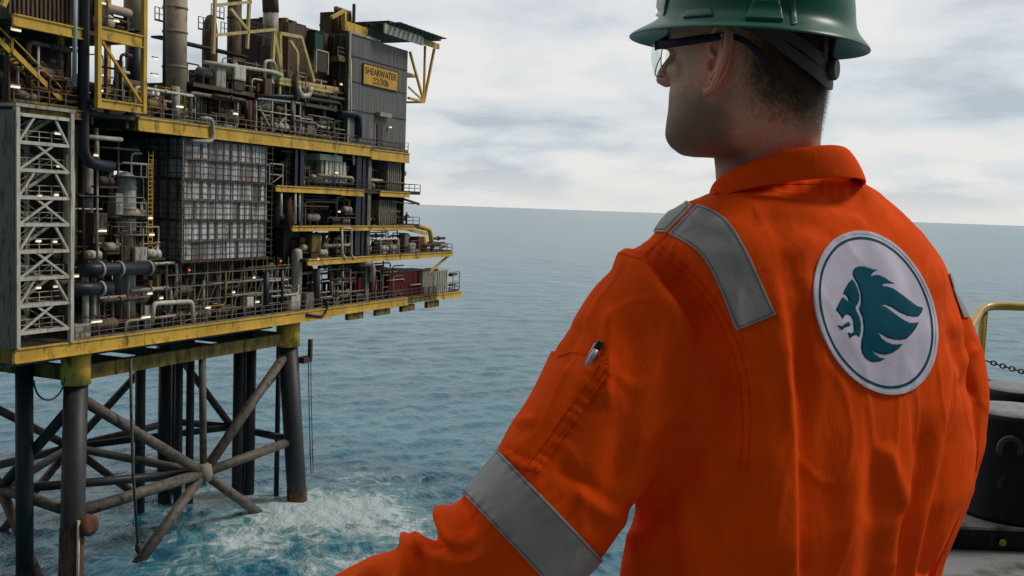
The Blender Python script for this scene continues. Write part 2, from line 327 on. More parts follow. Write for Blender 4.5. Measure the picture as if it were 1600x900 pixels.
brace(n1_, (0, 11, 7.4), 0.5, 'jacket'); brace(n1_, (16, 20, 7), 0.5); brace((0, 11, 7.6), bk, 0.5); brace((0, 2, 6.8), (16, 20, 7), 0.45, 'jacket'); brace(bk, (32, 11, 7.4), 0.45, 'jacket')
brace((32, 11, 7.4), (32, 16, -1), 0.5)
# horizontal underwater-entry stub on the near leg
P.part('pile_stub', MB().lathe((0.15, 0.75, 5.7), [(0.5, -0.5), (0.95, -0.4), (0.95, 0.5), (0.5, 0.6)], 16, 'y'), 'rust')
# --- conductors and caissons
for (x, v, r, m) in ((38, 7, 0.75, 'jacket'), (219, 13, 0.55, 'jacket'), (258, 14, 0.75, 'jacket'), (279, 11, 0.45, 'jacket'), (297, 11, 0.45, 'jacket'), (270, 15.5, 0.4, 'jacket'),
                    (372, 8, 0.62, 'jacket'), (391, 7.5, 0.62, 'jacket'), (381, 8.6, 0.4, 'bracem'), (434, 4.5, 0.3, 'navy')):
    p = U(x, 640, v); P.part('conductor', MB().tube([(p[0], v, -2), (p[0], v, 21.5)], r, 16), m)
# hanging hoses with their couplings
for (x0, x1, yb, v) in ((204, 216, 855, 0.6), (482, 484, 700, 0.4)):
    a = U(x0, 560, v); b = U(x1, yb, v); pp = [a, U(x0+1, 640, v), U(x0+4, 740, v), b]
    t = T('hanging_hose', 'long thin dark hose hanging straight down to the water before the brace node' if x0 < 300 else 'thin rope ladder line hanging beside the far front leg', 'hose', a)
    t.part('line', MB().tube(pp, 0.14 if x0 < 300 else 0.06, 8), 'dark' if x0 > 300 else 'bracem')
    if x0 < 300: t.part('coupling', MB().lathe(b, [(0.1, -0.6), (0.3, -0.3), (0.3, 0.2), (0.1, 0.5)], 10), 'dark')
    else:
        t.part('line', MB().tube([(q[0]+0.45, q[1], q[2]) for q in pp], 0.05, 6), 'dark')
        t.part('bracket', MB().box((a[0]-1.0, v-0.1, a[2]-0.5), (a[0]+0.6, v+0.8, a[2]+0.2)).box((a[0]+0.1, v-0.2, a[2]), (a[0]+0.5, v+0.2, a[2]+2.2)), 'dark')
lo = U(78, 590, 1.0)
single('cable_loop', 'small slack black cable looping under the lower deck left of the near leg', 'cable', MB().tube([(lo[0]+1.6*cos(a), lo[1], lo[2]+1.9*sin(a)) for a in np.linspace(pi, 2*pi, 14)], 0.08, 6), 'navy', lo)
# --- cellar beams under the lower deck
def yb(a, b, m='yellow', name='deck_beam'): P.part(name, MB().box(a, b), m)
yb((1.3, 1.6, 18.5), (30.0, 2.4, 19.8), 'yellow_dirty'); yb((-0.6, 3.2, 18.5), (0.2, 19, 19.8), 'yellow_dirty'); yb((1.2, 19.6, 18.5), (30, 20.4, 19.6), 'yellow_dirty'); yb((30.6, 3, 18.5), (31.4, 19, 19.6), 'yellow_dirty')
for u in (6, 12, 18, 24): yb((u, 2.4, 18.9), (u+0.5, 19.6, 19.7), 'dark')
# lower deck
def slab(z, u0, u1, v0, v1, t=0.35): P.part('deck', MB().box((u0, v0, z-t), (u1, v1, z)), 'plate')
def edge(z, u0, u1, v0=-0.25, h=1.15, m='yellow', seg=7.0):
    b = MB(); u = u0
    while u < u1-0.01:
        e = min(u+seg, u1); b.box((u, v0, z-h), (e-0.05, v0+0.22, z-0.003)); b.box((u+0.02, v0-0.12, z-0.12), (e-0.07, v0-0.002, z+0.0)); b.box((u+0.02, v0-0.12, z-h), (e-0.07, v0-0.002, z-h+0.1)); b.box((e-0.05, v0+0.04, z-h+0.1), (e, v0+0.18, z-0.1)); u = e
    P.part('deck_beam', b, m)
slab(Z0, -8.2, 55, 0, 24); slab(Z0, 55.05, 62, 0, 14); slab(Z0-0.1, 62.05, 70, 0.1, 5)
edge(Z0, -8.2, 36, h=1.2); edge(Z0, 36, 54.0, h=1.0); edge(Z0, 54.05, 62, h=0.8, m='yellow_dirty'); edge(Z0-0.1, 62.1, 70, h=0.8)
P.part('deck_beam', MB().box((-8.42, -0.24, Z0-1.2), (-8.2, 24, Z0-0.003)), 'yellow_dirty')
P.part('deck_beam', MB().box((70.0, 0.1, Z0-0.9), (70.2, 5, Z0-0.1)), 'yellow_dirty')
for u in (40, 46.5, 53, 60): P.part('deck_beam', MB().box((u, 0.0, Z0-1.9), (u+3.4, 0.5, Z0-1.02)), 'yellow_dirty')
b = MB()
for u in np.arange(-6, 54, 3.0): b.box((u, 0.2, Z0-1.0), (u+0.3, 23.5, Z0-0.36))
for v in (4, 9, 14, 19): b.box((-8, v, Z0-1.3), (54, v+0.35, Z0-1.002))
P.part('deck_joists', b, 'dark')
b = MB()   # service pipes between the deck and the cellar beams
for k in range(9): v = 3+k*1.9; b.tube([(-7, v, 20.6-0.12*(k % 3)), (rng.uniform(20, 34), v, 20.6-0.12*(k % 3))], 0.16+0.1*(k % 3 == 0), 8)
P.part('underdeck_pipes', b, 'grey')
P.part('railing', railing([(-2.4, 0, Z0), (54, 0, Z0)]), 'grey'); P.part('railing', railing([(54, 0, Z0), (69.9, 0.15, Z0), (69.9, 4.9, Z0)]), 'dark')
# decks above
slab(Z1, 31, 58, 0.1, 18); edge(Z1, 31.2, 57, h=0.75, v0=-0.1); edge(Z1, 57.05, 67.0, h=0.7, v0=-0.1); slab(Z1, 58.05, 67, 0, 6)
P.part('railing', railing([(44, 0, Z1), (66.9, 0, Z1), (66.9, 5.9, Z1)]), 'dark')
P.part('strut', MB().bar((66.6, 0.3, Z1-0.6), (60.5, 0.3, Z0+3.0), 0.25), 'yellow')
slab(Z2, 28, 55.5, 0.1, 18); edge(Z2, 28.1, 55.4, h=0.62, v0=-0.1); P.part('railing', railing([(50, 0, Z2), (57, 0, Z2), (57, 4, Z2)]), 'dark'); slab(Z2, 55.6, 57.2, 0.1, 4)
slab(Z3, 25, 53.8, 0.1, 18); edge(Z3, 25.1, 37.5, h=0.7, v0=-0.1); edge(Z3, 37.5, 42.7, h=0.8, v0=-0.12); edge(Z3, 46.5, 54, h=0.7, v0=-0.1)
P.part('railing', railing([(31, 0, Z3), (57, 0, Z3), (57, 3.5, Z3)]), 'dark'); slab(Z3, 53.9, 57.2, 0.1, 3.6, 0.25)
P.part('strut', MB().bar((53.0, 0.3, Z3-0.9), (57.3, 0.3, Z3-1.5), 0.22, 0.3).bar((50, 0.3, Z3-1.3), (56, 0.3, Z3-1.5), 0.15), 'dark')
slab(Z4, -8.2, 53.5, 0, 24); edge(Z4, 4.9, 44, h=1.25, seg=5.2); edge(Z4-0.25, 44, 53.4, h=1.3, seg=5.2, m='yellow')
P.part('deck_beam', MB().box((4.7, 0, Z4-1.25), (4.9, 9, Z4-0.003)), 'yellow_dirty')
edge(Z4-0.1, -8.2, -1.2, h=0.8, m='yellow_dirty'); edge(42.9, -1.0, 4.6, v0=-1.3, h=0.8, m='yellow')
P.part('railing', railing([(4.9, 0, Z4), (53.4, 0, Z4)]), 'grey'); P.part('railing', railing([(-8, 0, Z4), (-1.3, 0, Z4)]), 'yellow_dirty')
slab(Z5, -8.2, 4.6, 0, 12); edge(Z5, -8.2, -1.4, h=0.95); edge(Z5+0.3, -0.9, 4.4, v0=-1.3, h=1.1)
b = MB()
for u in np.arange(-8, 52, 4.0): b.box((u, 0.3, Z4-1.1), (u+0.3, 23, Z4-0.36))
P.part('deck_joists', b, 'dark')
P.part('deck', MB().box((13, 0.8, 45.75), (39, 7, 46.0)), 'plate'); P.part('deck_beam', MB().box((13, 0.7, 45.6), (39, 0.79, 45.99)), 'brown')
# main columns
for u, v in [(0, 3), (30.6, 3), (0, 19), (30.6, 19), (44, 5), (15, 19), (44, 17)]:
    P.part('column', MB().box((u-0.55, v-0.55, Z0), (u+0.55, v+0.55, Z4-0.4)), 'dark')
for (x, za, zb, w_, m) in ((471, Z2, Z4, 0.7, 'navy'), (577, Z0, Z4, 0.75, 'grey'), (560, Z0+6, Z4-1.3, 1.1, 'navy'), (568, Z1, Z3+5, 0.6, 'navy'), (462, Z3, Z4-1.3, 0.5, 'navy')):
    p = U(x, 300, 0.4); P.part('column', MB().box((p[0]-w_/2, 0.35, za), (p[0]+w_/2, 0.35+w_, zb)), m)
# inner bulkheads: dark-coloured walls standing in for the shade deep in the modules
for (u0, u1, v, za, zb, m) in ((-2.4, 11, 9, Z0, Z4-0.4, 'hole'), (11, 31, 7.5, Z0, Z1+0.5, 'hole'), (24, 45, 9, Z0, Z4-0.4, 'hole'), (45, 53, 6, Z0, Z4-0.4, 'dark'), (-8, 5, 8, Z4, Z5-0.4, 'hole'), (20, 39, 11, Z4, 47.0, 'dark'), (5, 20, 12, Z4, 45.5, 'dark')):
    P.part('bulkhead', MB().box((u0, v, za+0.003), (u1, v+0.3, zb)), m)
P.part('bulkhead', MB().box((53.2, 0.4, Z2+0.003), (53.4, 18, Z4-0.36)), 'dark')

# --- white lattice stair tower at the near corner
p0 = (-8.2, -0.4, Z0)
t = T('stair_tower', 'white lattice stair tower with zigzag flights at the near corner', 'stair tower', p0)
t.part('side_panel', MB().box((-8.36, -0.35, Z0+0.01), (-8.22, 5.5, 41.2)), 'grey')
for u in (-8.05, -2.75): t.part('column', MB().box((u-0.17, -0.55, Z0+0.01), (u+0.17, -0.2, 41.5)), 'white')
for u in (-8.05, -2.75): t.part('column', MB().box((u-0.14, 4.6, Z0+0.01), (u+0.14, 4.9, 41.3)), 'lgrey')
zl = [Z0+1.2+i*(40.9-Z0-1.2)/8 for i in range(9)]
for i, z in enumerate(zl):
    t.part('cross_member', MB().bar((-7.9, -0.35, z), (-2.92, -0.35, z), 0.22, 0.26), 'white')
    if i < 8:
        z2 = zl[i+1]
        (t.part('diagonal', MB().bar((-7.9, -0.33, z), (-6.3 if i % 2 else -4.4, -0.33, z2), 0.16), 'white'))
        (t.part('diagonal', MB().bar((-6.3 if i % 2 == 0 else -4.4, -0.30, z2), (-2.95, -0.30, z), 0.17), 'white'))
        b = MB(); a_, c_ = ((-7.3, 1.4, z), (-3.6, 1.4, z2)) if i % 2 else ((-3.6, 3.0, z), (-7.3, 3.0, z2))
        for dv in (-0.5, 0.5):
            b.bar((a_[0], a_[1]+dv, a_[2]), (c_[0], c_[1]+dv, c_[2]), 0.07, 0.26)
            b.bar((a_[0], a_[1]+dv, a_[2]+1), (c_[0], c_[1]+dv, c_[2]+1), 0.06)
        for k in range(9):
            q = Vector(a_).lerp(Vector(c_), (k+0.5)/9); b.box((q.x-0.13, q.y-0.48, q.z-0.02), (q.x+0.13, q.y+0.48, q.z+0.02))
        t.part('stair_flight', b, 'lgrey')
        t.part('landing', MB().box((-7.95, 0.6, z-0.1), (-7.1, 4.4, z)).box((-3.6, 0.6, z-0.1), (-2.9, 4.4, z)), 'grey')
        t.part('handrail', railing([(-7.9, 0.2, z), (-3, 0.2, z)], 1.0, 1.2), 'lgrey')
t.part('roof_beam', MB().box((-8.3, -0.6, 41.5), (-2.5, 5, 41.75)), 'lgrey')

# --- yellow derrick-like frame tower above the near leg
t = T('frame_tower', 'tall yellow braced frame tower standing above the upper deck at left', 'frame tower', (-1, -1.3, 42.9))
for u in (-0.75, 4.45):
    for v in (-1.25, 3.0): t.part('column', MB().box((u-0.2, v-0.2, 42.1), (u+0.2, v+0.2, 64)), 'yellow')
t.part('diagonal', MB().bar((-0.5, -1.2, Z5-0.7), (4.2, -1.2, 43.1), 0.22), 'yellow')
for z in (54.5, 60): t.part('beam', MB().box((-0.55, -1.4, z), (4.25, -1.1, z+0.5)), 'yellow')
t.part('floor', MB().box((-0.9, -1.05, 42.5), (4.6, 3.1, 42.8)), 'plate')
t.part('handrail', railing([(-0.5, -1.0, 42.8), (4.2, -1.0, 42.8)], 1.1, 0.9), 'grey')
# louvred wall upper left
t = T('louvred_module', 'dark brown ribbed module wall above the yellow beam at top left', 'module', (-8.2, 0.4, Z5))
b = MB(); b.box((-8.2, 0.5, Z5+0.01), (-1.7, 6, 58))
t.part('wall', b, 'brown'); b = MB()
for u in np.arange(-8.1, -1.8, 0.42): b.box((u, 0.36, Z5+0.02), (u+0.2, 0.498, 57.8))
t.part('ribs', b, 'brown'); t.part('brace', MB().bar((-8.9, 0.1, Z5+0.4), (-6.0, 0.1, 55), 0.35), 'yellow')
# stairs
def stair(a, b_, v, w_, m, label, n=14):
    t = T('staircase', label, 'staircase', b_); a = Vector(a); b_ = Vector(b_)
    for dv in (0, w_): t.part('stringer', MB().bar(a+Vector((0, dv, 0)), b_+Vector((0, dv, 0)), 0.12, 0.4), m); t.part('handrail', MB().bar(a+Vector((0, dv, 1.0)), b_+Vector((0, dv, 1.0)), 0.08).bar(a+Vector((0, dv, 0)), a+Vector((0, dv, 1.0)), 0.07).bar(b_+Vector((0, dv, 0)), b_+Vector((0, dv, 1.0)), 0.07), m)
    tb = MB()
    for k in range(n): q = a.lerp(b_, (k+0.5)/n); tb.box((q.x-0.14, q.y+0.07, q.z-0.03), (q.x+0.14, q.y+w_-0.07, q.z+0.03))
    t.part('treads', tb, 'plate')
stair(U(20, 80, 0.5), U(96, 156, 0.5), 0.5, 1.0, 'yellow', 'yellow staircase running down to the right under the dark ribbed module')
stair(U(-25, 40, 0.7), U(18, 82, 0.7), 0.7, 1.0, 'yellow', 'yellow staircase flight cut by the left edge of the photo', 8)

# --- grey clad building with the sign, roof deck beside it
q0 = (39.2, 0.2, Z4)
t = T('clad_building', 'tall grey ribbed steel building with the yellow name sign', 'building', q0)
rg = bpy.data.materials.new('ribbed_cladding'); rg.use_nodes = True
n = rg.node_tree.nodes; l = rg.node_tree.links; bb = n['Principled BSDF']; bb.inputs['Roughness'].default_value = 0.6
c_ = n.new('ShaderNodeTexCoord'); wv = n.new('ShaderNodeTexWave'); wv.bands_direction = 'X'; wv.inputs['Scale'].default_value = 0.9; wv.inputs['Distortion'].default_value = 0.0; l.new(c_.outputs['Object'], wv.inputs[0])
mp_ = n.new('ShaderNodeMapping'); mp_.inputs['Scale'].default_value = (1.6, 1.6, 0.10); l.new(c_.outputs['Object'], mp_.inputs[0]); ns = n.new('ShaderNodeTexNoise'); ns.inputs['Scale'].default_value = 1.5; ns.inputs['Detail'].default_value = 6; l.new(mp_.outputs[0], ns.inputs[0])
rr_ = n.new('ShaderNodeValToRGB'); rr_.color_ramp.elements[0].position = 0.33; rr_.color_ramp.elements[1].position = 0.7; rr_.color_ramp.elements[0].color = (0.11, 0.10, 0.088, 1); rr_.color_ramp.elements[1].color = (0.20, 0.19, 0.175, 1); l.new(ns.outputs[0], rr_.inputs[0]); l.new(rr_.outputs[0], bb.inputs['Base Color'])
bp_ = n.new('ShaderNodeBump'); bp_.inputs['Strength'].default_value = 0.8; bp_.inputs['Distance'].default_value = 0.05; l.new(wv.outputs[0], bp_.inputs['Height']); l.new(bp_.outputs[0], bb.inputs['Normal'])
t.part('wall', MB().box((39.2, 0.2, Z4+0.01), (53.0, 12, 55.0)), rg)
for z in (46.0, 49.4, 52.4): t.part('cladding_joint', MB().box((39.3, 0.12, z), (52.9, 0.197, z+0.09)), 'dark')
t.part('corner_trim', MB().box((39.0, 0.05, Z4+0.01), (39.35, 0.19, 55.0)).box((39.0, 0.05, 55.0), (46.0, 0.3, 55.25)), 'lgrey')
dp = U(596, 190, 0.05); t.part('platform_bracket', MB().box((dp[0]-1.2, -0.5, dp[2]+0.6), (dp[0]+1.6, 0.15, dp[2]+1.1)), 'tan')
t.part('doorway', MB().box((dp[0]-0.9, 0.05, Z4+0.1), (dp[0]+0.4, 0.14, Z4+3.0)), 'hole')
b = MB(); 
for v in np.arange(0.8, 11, 0.9): b.box((38.9, v, Z4+0.02), (39.19, v+0.35, 54.8))
t.part('side_ribs', b, 'dark')
s1 = U(569, 101, 0); s2 = U(621, 139, 0)
t = T('name_sign', 'yellow rectangular name sign with dark lettering on the grey building', 'sign', (s1[0], 0.1, s2[2]))
sb = t.part('board', MB().box((s1[0], 0.02, s2[2]-0.25), (s2[0], 0.115, s1[2]+0.1)), 'sign')
b = MB(); za, zb = s2[2]-0.25, s1[2]+0.1; f_ = 0.12
b.box((s1[0]-f_, 0.0, za-f_), (s2[0]+f_, 0.112, za-0.002)).box((s1[0]-f_, 0.0, zb+0.002), (s2[0]+f_, 0.112, zb+f_)).box((s1[0]-f_, 0.0, za), (s1[0]-0.002, 0.112, zb)).box((s2[0]+0.002, 0.0, za), (s2[0]+f_, 0.112, zb))
t.part('frame', b, 'dark', sb)
def text_mesh(body, w_, h_, cx, cz, y, m, parent, origin, name='lettering'):
    cu = bpy.data.curves.new(name, 'FONT'); cu.body = body; cu.align_x = 'CENTER'; cu.align_y = 'CENTER'; cu.extrude = 0.01; cu.offset = 0.006
    tmp = bpy.data.objects.new('tmp', cu); COL.objects.link(tmp); bpy.context.view_layer.update()
    me = bpy.data.meshes.new_from_object(tmp); bpy.data.objects.remove(tmp)
    me.name = name; co = np.empty(len(me.vertices)*3); me.vertices.foreach_get('co', co); co = co.reshape(-1, 3)
    mn, mxx = co.min(0), co.max(0); sx_ = w_/(mxx[0]-mn[0]); sz_ = h_/(mxx[1]-mn[1])
    nc = np.stack([(co[:, 0]-(mn[0]+mxx[0])/2)*sx_+cx-origin[0], y-co[:, 2]-origin[1], (co[:, 1]-(mn[1]+mxx[1])/2)*sz_+cz-origin[2]], -1)
    me.vertices.foreach_set('co', nc.ravel()); me.materials.clear(); me.materials.append(m)
    o = bpy.data.objects.new(name, me); COL.objects.link(o); o.parent = parent; return o
uc = (s1[0]+s2[0])/2; zh = zb-za
text_mesh('SHEARWATER', (s2[0]-s1[0])*0.92, zh*0.36, uc, za+zh*0.70, 0.0, M['signink'], sb, t.o)
text_mesh('22/30b', (s2[0]-s1[0])*0.46, zh*0.34, uc, za+zh*0.26, 0.0, M['signink'], sb, t.o)
# helideck
HE = U(689, 68, -1.4)[0]
t = T('helideck', 'dark helideck on yellow trusses cantilevered from the grey building roof', 'helideck', (44, 0, 56.2))
t.part('deck', MB().box((45.5, -1.4, 57.2), (HE, 9, 57.55)), 'dark')
b = MB()
for u in np.arange(46, HE-0.8, 1.15): b.box((u, -2.7, 57.3), (u+0.8, -1.45, 57.4))
t.part('safety_net', b, 'navy')
t.part('fascia', MB().box((44.8, -1.2, 55.9), (54.6, -1.0, 57.1)), 'cream')
t.part('truss', MB().box((54.7, -0.6, 56.3), (60.2, -0.3, 57.0)).bar((53.2, 0, 54.9), (57.3, 0, 48.8), 0.28).bar((57.3, 0, 48.8), (59.8, 0, 56.3), 0.3).bar((57.3, 0, 48.8), (57.2, 0, 56.3), 0.25).bar((53.1, 0, 48.9), (57.3, 0, 48.8), 0.3).bar((53.1, 0, 50.3), (57.3, 0, 48.9), 0.2)
       .box((53.2, 0.5, 52.0), (56.5, 3, 52.3)).bar((53.1, 6, 54.9), (57.3, 6, 48.8), 0.28).bar((57.3, 6, 48.8), (59.8, 6, 56.3), 0.3).bar((57.3, 0, 48.8), (57.3, 6, 48.8), 0.25), 'yellow')
t.part('railing', railing([(43, 0.3, 55.3), (47, 0.3, 55.3)], 1.6, 1.0), 'dark')
t = T('exhaust_cluster', 'dark brown bundle of exhaust stacks on the roof near the sign building', 'exhaust', (36.5, 3, 55.5))
ea, eb = U(524, 14, 3), U(548, 44, 3)
for k in range(5): uu = ea[0]+0.3+k*(eb[0]-ea[0]-0.6)/4; t.part('pipe', MB().tube(rounded([(uu, 3, eb[2]-1), (uu, 3, ea[2]-0.6), (uu-0.6, 2.7, ea[2]+0.1)], 0.4), 0.3, 10), 'brown')
t.part('casing', MB().box((ea[0], 3.4, eb[2]-2), (eb[0], 5.2, ea[2]-0.3)), 'brown'); em = U(557, 6, 3); t.part('mast', MB().box((em[0]-0.15, 3.2, eb[2]-2), (em[0]+0.15, 3.5, em[2])), 'dark')
t = T('roof_frame', 'bright yellow roof frame between the exhausts and the helideck', 'frame', (38, 1, 55))
t.part('beam', MB().box((38.8, 0.6, 55.3), (43.8, 1.0, 56.4)).bar((38.9, 0.8, 55.6), (38.9, 0.8, 57.7), 0.4).bar((38.9, 0.8, 57.6), (36.2, 0.8, 56.3), 0.35), 'yellow')

# --- large vessels and equipment
def vessel(name, label, cat, x, yt, yb_, wpx, v, m, bands=(), cap=0.0, group=None, zb=None):
    a = U(x, yt, v); c = U(x, yb_, v); el = U(x-wpx/2, (yt+yb_)/2, v); er = U(x+wpx/2, (yt+yb_)/2, v)
    # the face is seen slanting, so a round thing's radius comes from its width across the line of sight
    dist = (np.array(Wd(a))-CAM)@fw; r = wpx/2*dist/F; z0 = zb if zb is not None else c[2]; z1 = a[2]
    t = T(name, label, cat, (a[0], v+r, z0), group); vv = v+r
    prof = [(r, 0), (r, z1-z0)] if not cap else [(r, 0), (r, z1-z0-cap), (r*0.85, z1-z0-cap*0.45), (r*0.45, z1-z0-cap*0.1), (0.02, z1-z0)]
    body = t.part('shell', MB().lathe((a[0], vv, z0), prof, 26), m)
    for bz in bands:
        zz = U(x, bz, v)[2]; t.part('band', MB().lathe((a[0], vv, zz), [(r*1.0, -0.1), (r*1.07, -0.09), (r*1.07, 0.09), (r*1.0, 0.1)], 26), m)
    return t, a[0], vv, r, z0, z1
vessel('flare_stack', 'tall tan cylindrical exhaust stack rising from the upper deck', 'stack', 289, -70, 186, 37, 1.2, 'tan', (12, 50, 105, 172), zb=Z4)
vessel('process_column', 'dark navy column beside the tan stack under a grey tank', 'column', 223, 50, 158, 30, 2.0, 'navy', zb=Z4)
vessel('storage_tank', 'mottled grey tank standing on top of the dark navy column', 'tank', 226, -40, 49, 36, 1.9, 'tan', zb=None)
vessel('drum', 'small pale cylindrical drum at the foot of the navy column', 'drum', 219, 150, 180, 20, 0.7, 'tan', (158, 166), zb=Z4)
vessel('separator_drum', 'wide rusty brown drum behind the railing right of the stack', 'drum', 357, 138, 186, 52, 2.0, 'rust', (142,), zb=Z4)
vessel('storage_tank', 'pale grey tank with sloping top inside the yellow A-frame', 'tank', 452, 55, 150, 34, 4.5, 'tan', (98,), cap=2.2, zb=Z4)
vessel('white_tank', 'small off-white box tank on legs below the yellow A-frame', 'tank', 456, 158, 195, 22, 1.0, 'white', zb=Z4+1.4)
tt, cu_, cv_, cr_, cz_, cz1 = vessel('process_tower', 'tall weathered process tower with platforms left of the scaffolded module', 'process tower', 208, 268, 466, 34, 1.3, 'lgrey', (294, 326, 352), cap=0.8, zb=Z0)
for z in (31.2, 33.0, 36.5):
    tt.part('walkway', MB().lathe((cu_, cv_, z), [(cr_+0.02, 0), (cr_+1.0, 0), (cr_+1.0, 0.12), (cr_+0.02, 0.12)], 20), 'grey')
    b = MB()
    for k in range(12): a = 2*pi*k/12; b.bar((cu_+(cr_+.95)*cos(a), cv_+(cr_+.95)*sin(a), z+.12), (cu_+(cr_+.95)*cos(a), cv_+(cr_+.95)*sin(a), z+1.2), 0.06)
    b.tube([(cu_+(cr_+.95)*cos(a), cv_+(cr_+.95)*sin(a), z+1.2) for a in np.linspace(0, 2*pi, 21)[:-1]], 0.04, 5, closed=True); tt.part('handrail', b, 'lgrey')
b = MB()
for z in np.arange(29, 39, 0.4): b.box((cu_+cr_+0.7, cv_-1.2, z), (cu_+cr_+1.3, cv_-1.15, z+0.06))
b.box((cu_+cr_+0.7, cv_-1.2, 29), (cu_+cr_+0.76, cv_-1.14, 39)).box((cu_+cr_+1.26, cv_-1.2, 29), (cu_+cr_+1.32, cv_-1.14, 39)); tt.part('ladder', b, 'yellow')
vessel('dark_column', 'broad blue-black column under the upper deck above the process tower', 'column', 216, 206, 268, 44, 3.0, 'navy')
vessel('dark_column', 'second blue-black column half hidden behind the scaffolded module', 'column', 240, 206, 268, 30, 5.0, 'navy')
t, a_, b_, r_, z0_, z1_ = vessel('cream_tank', 'cream vertical cylinder tank on the lower deck right of the scaffolding', 'tank', 471, 388, 462, 17, 0.8, 'cream', cap=0.5, zb=Z0+0.5)
vessel('dark_vessel', 'large rounded dark brown vessel right behind the cream cylinder tank', 'vessel', 461, 384, 462, 30, 2.6, 'brown', cap=1.0, zb=Z0+0.3)
# scaffolded module
g0 = (11, 0.2, 28.6); gz0, gz1 = 28.6, 40.5
t = T('scaffolded_module', 'big boxy module wrapped in scaffolding and pale sheeting under the upper deck', 'module', g0)
t.part('core', MB().box((11.2, 0.5, gz0), (24.2, 7.2, gz1)), 'dark')
hh = (gz1-gz0)/6
shm = [mat('sheet_a', (0.64, 0.63, 0.61), 0.5, dirt=(0.12, 0.10, 0.09), dirt_amt=0.4), mat('sheet_b', (0.34, 0.33, 0.315), 0.5, dirt=(0.06, 0.05, 0.05), dirt_amt=0.5), mat('sheet_c', (0.24, 0.16, 0.12), 0.6, dirt=(0.05, 0.04, 0.03)), mat('sheet_d', (0.82, 0.81, 0.79), 0.5, dirt=(0.2, 0.18, 0.17), dirt_amt=0.3)]
for k in range(6):
    za = gz0+k*hh; z0_, z1_ = za+0.21, za+hh-0.06; P_ = []; mi = []; v = 7.1; pr = [0.42, 0.25, 0.08, 0.25] if k < 5 else [0.3, 0.4, 0.1, 0.2]
    while v > 0.75:
        d = rng.uniform(0, 0.1); P_ += [(11.03+d, v), (11.03+d, v-0.56)]; mi += [rng.choice(3, p=[0.1, 0.65, 0.25]), 1]; v -= 0.6
    u = 11.25
    while u < 24.1:
        wv_ = rng.uniform(0.35, 0.7); d = rng.uniform(0, 0.13); P_ += [(u, 0.28+d), (min(u+wv_-0.05, 24.15), 0.28+d)]; mi += [rng.choice(4, p=pr), 1]; u += wv_
    b = MB(); b._add([(p[0], p[1], z0_) for p in P_]+[(p[0], p[1], z1_) for p in P_], [(q, q+1, q+1+len(P_), q+len(P_)) for q in range(len(P_)-1)])
    so_ = t.part('sheeting', b, shm[0])
    for m_ in shm[1:]: so_.data.materials.append(m_)
    so_.data.polygons.foreach_set('material_index', np.array(mi[:len(P_)-1], np.int32))
    t.part('ledge', MB().box((11.0, 0.05, za+0.003), (24.3, 0.29, za+0.2)).box((10.85, 0.3, za+0.003), (11.02, 7.2, za+0.2)), 'rust' if k % 2 == 0 else 'grey')
b = MB()
for u in np.arange(10.9, 24.6, 1.12): b.bar((u, -0.15, gz0-0.2), (u, -0.15, gz1), 0.075)
for v in np.arange(0.6, 7.3, 1.1): b.bar((10.7, v, gz0-0.2), (10.7, v, gz1), 0.075)
for z in np.arange(gz0, gz1, 0.66): b.bar((10.6, -0.15, z), (24.6, -0.15, z), 0.07).bar((10.7, -0.15, z), (10.7, 7.3, z), 0.07)
t.part('scaffolding', b, 'dark')
t.part('corner_post', MB().box((10.95, 0.05, gz0), (11.15, 0.28, gz1)), 'lgrey')
t = T('pipe_scaffold', 'dark birdcage scaffold standing on the lower deck under the sheeted module', 'scaffold', (10, 0.6, Z0)); b = MB()
for u in np.arange(9.5, 29, 1.9):
    for v in (0.6, 2.6): b.bar((u, v, Z0), (u, v, gz0), 0.1)
    b.bar((u, 0.6, Z0+rng.uniform(0, 2)), (u+1.9, 0.6, gz0-rng.uniform(0, 2)), 0.07)
for z in (23.6, 24.8, 26.2, 27.4): b.bar((9.5, 0.6, z), (29, 0.6, z), 0.1).bar((9.5, 2.6, z), (29, 2.6, z), 0.08)
t.part('tubes', b, 'grey'); t.part('boards', MB().box((16, 0.5, 26.25), (28, 1.6, 26.33)).box((19, 0.5, 24.85), (29, 1.6, 24.93)), 'lgrey')
# yellow A frame right of middle, upper deck
t = T('a_frame', 'pale yellow A-frame hoist structure above the upper deck pipework', 'frame', U(440, 195, 1))
def bars(lst, w_, v, m='yellow_pale', name='member'):
    for a, c in lst: t.part(name, MB().bar(U(*a, v), U(*c, v), w_), m)
bars([((428, 50), (424, 128)), ((428, 50), (440, 120)), ((437, 52), (470, 58)), ((470, 58), (490, 128)), ((437, 52), (438, 124)), ((464, 100), (464, 122)), ((453, 64), (464, 82)), ((464, 82), (464, 122))], 0.35, 1.0)
bars([((434, 124), (526, 140)), ((434, 128), (526, 144))], 0.5, 0.9, name='beam'); bars([((524, 140), (524, 175)), ((437, 126), (436, 150)), ((475, 135), (500, 152)), ((511, 140), (511, 160))], 0.3, 1.0)
t = T('grey_support_frame', 'white legged frame with one diagonal on the upper deck', 'frame', U(425, 205, 0.4))
bars([((400, 158), (400, 208)), ((425, 155), (425, 206)), ((402, 153), (470, 161)), ((425, 206), (447, 182)), ((404, 165), (420, 196)), ((446, 162), (446, 206)), ((469, 163), (469, 208)), ((460, 163), (460, 208))], 0.16, 0.5, 'lgrey')
t = T('black_screen', 'black rectangular screen panel in a pale frame left of the sign building', 'panel', U(502, 110, 1)); a = U(494, 110, 1); c = U(510, 83, 1)
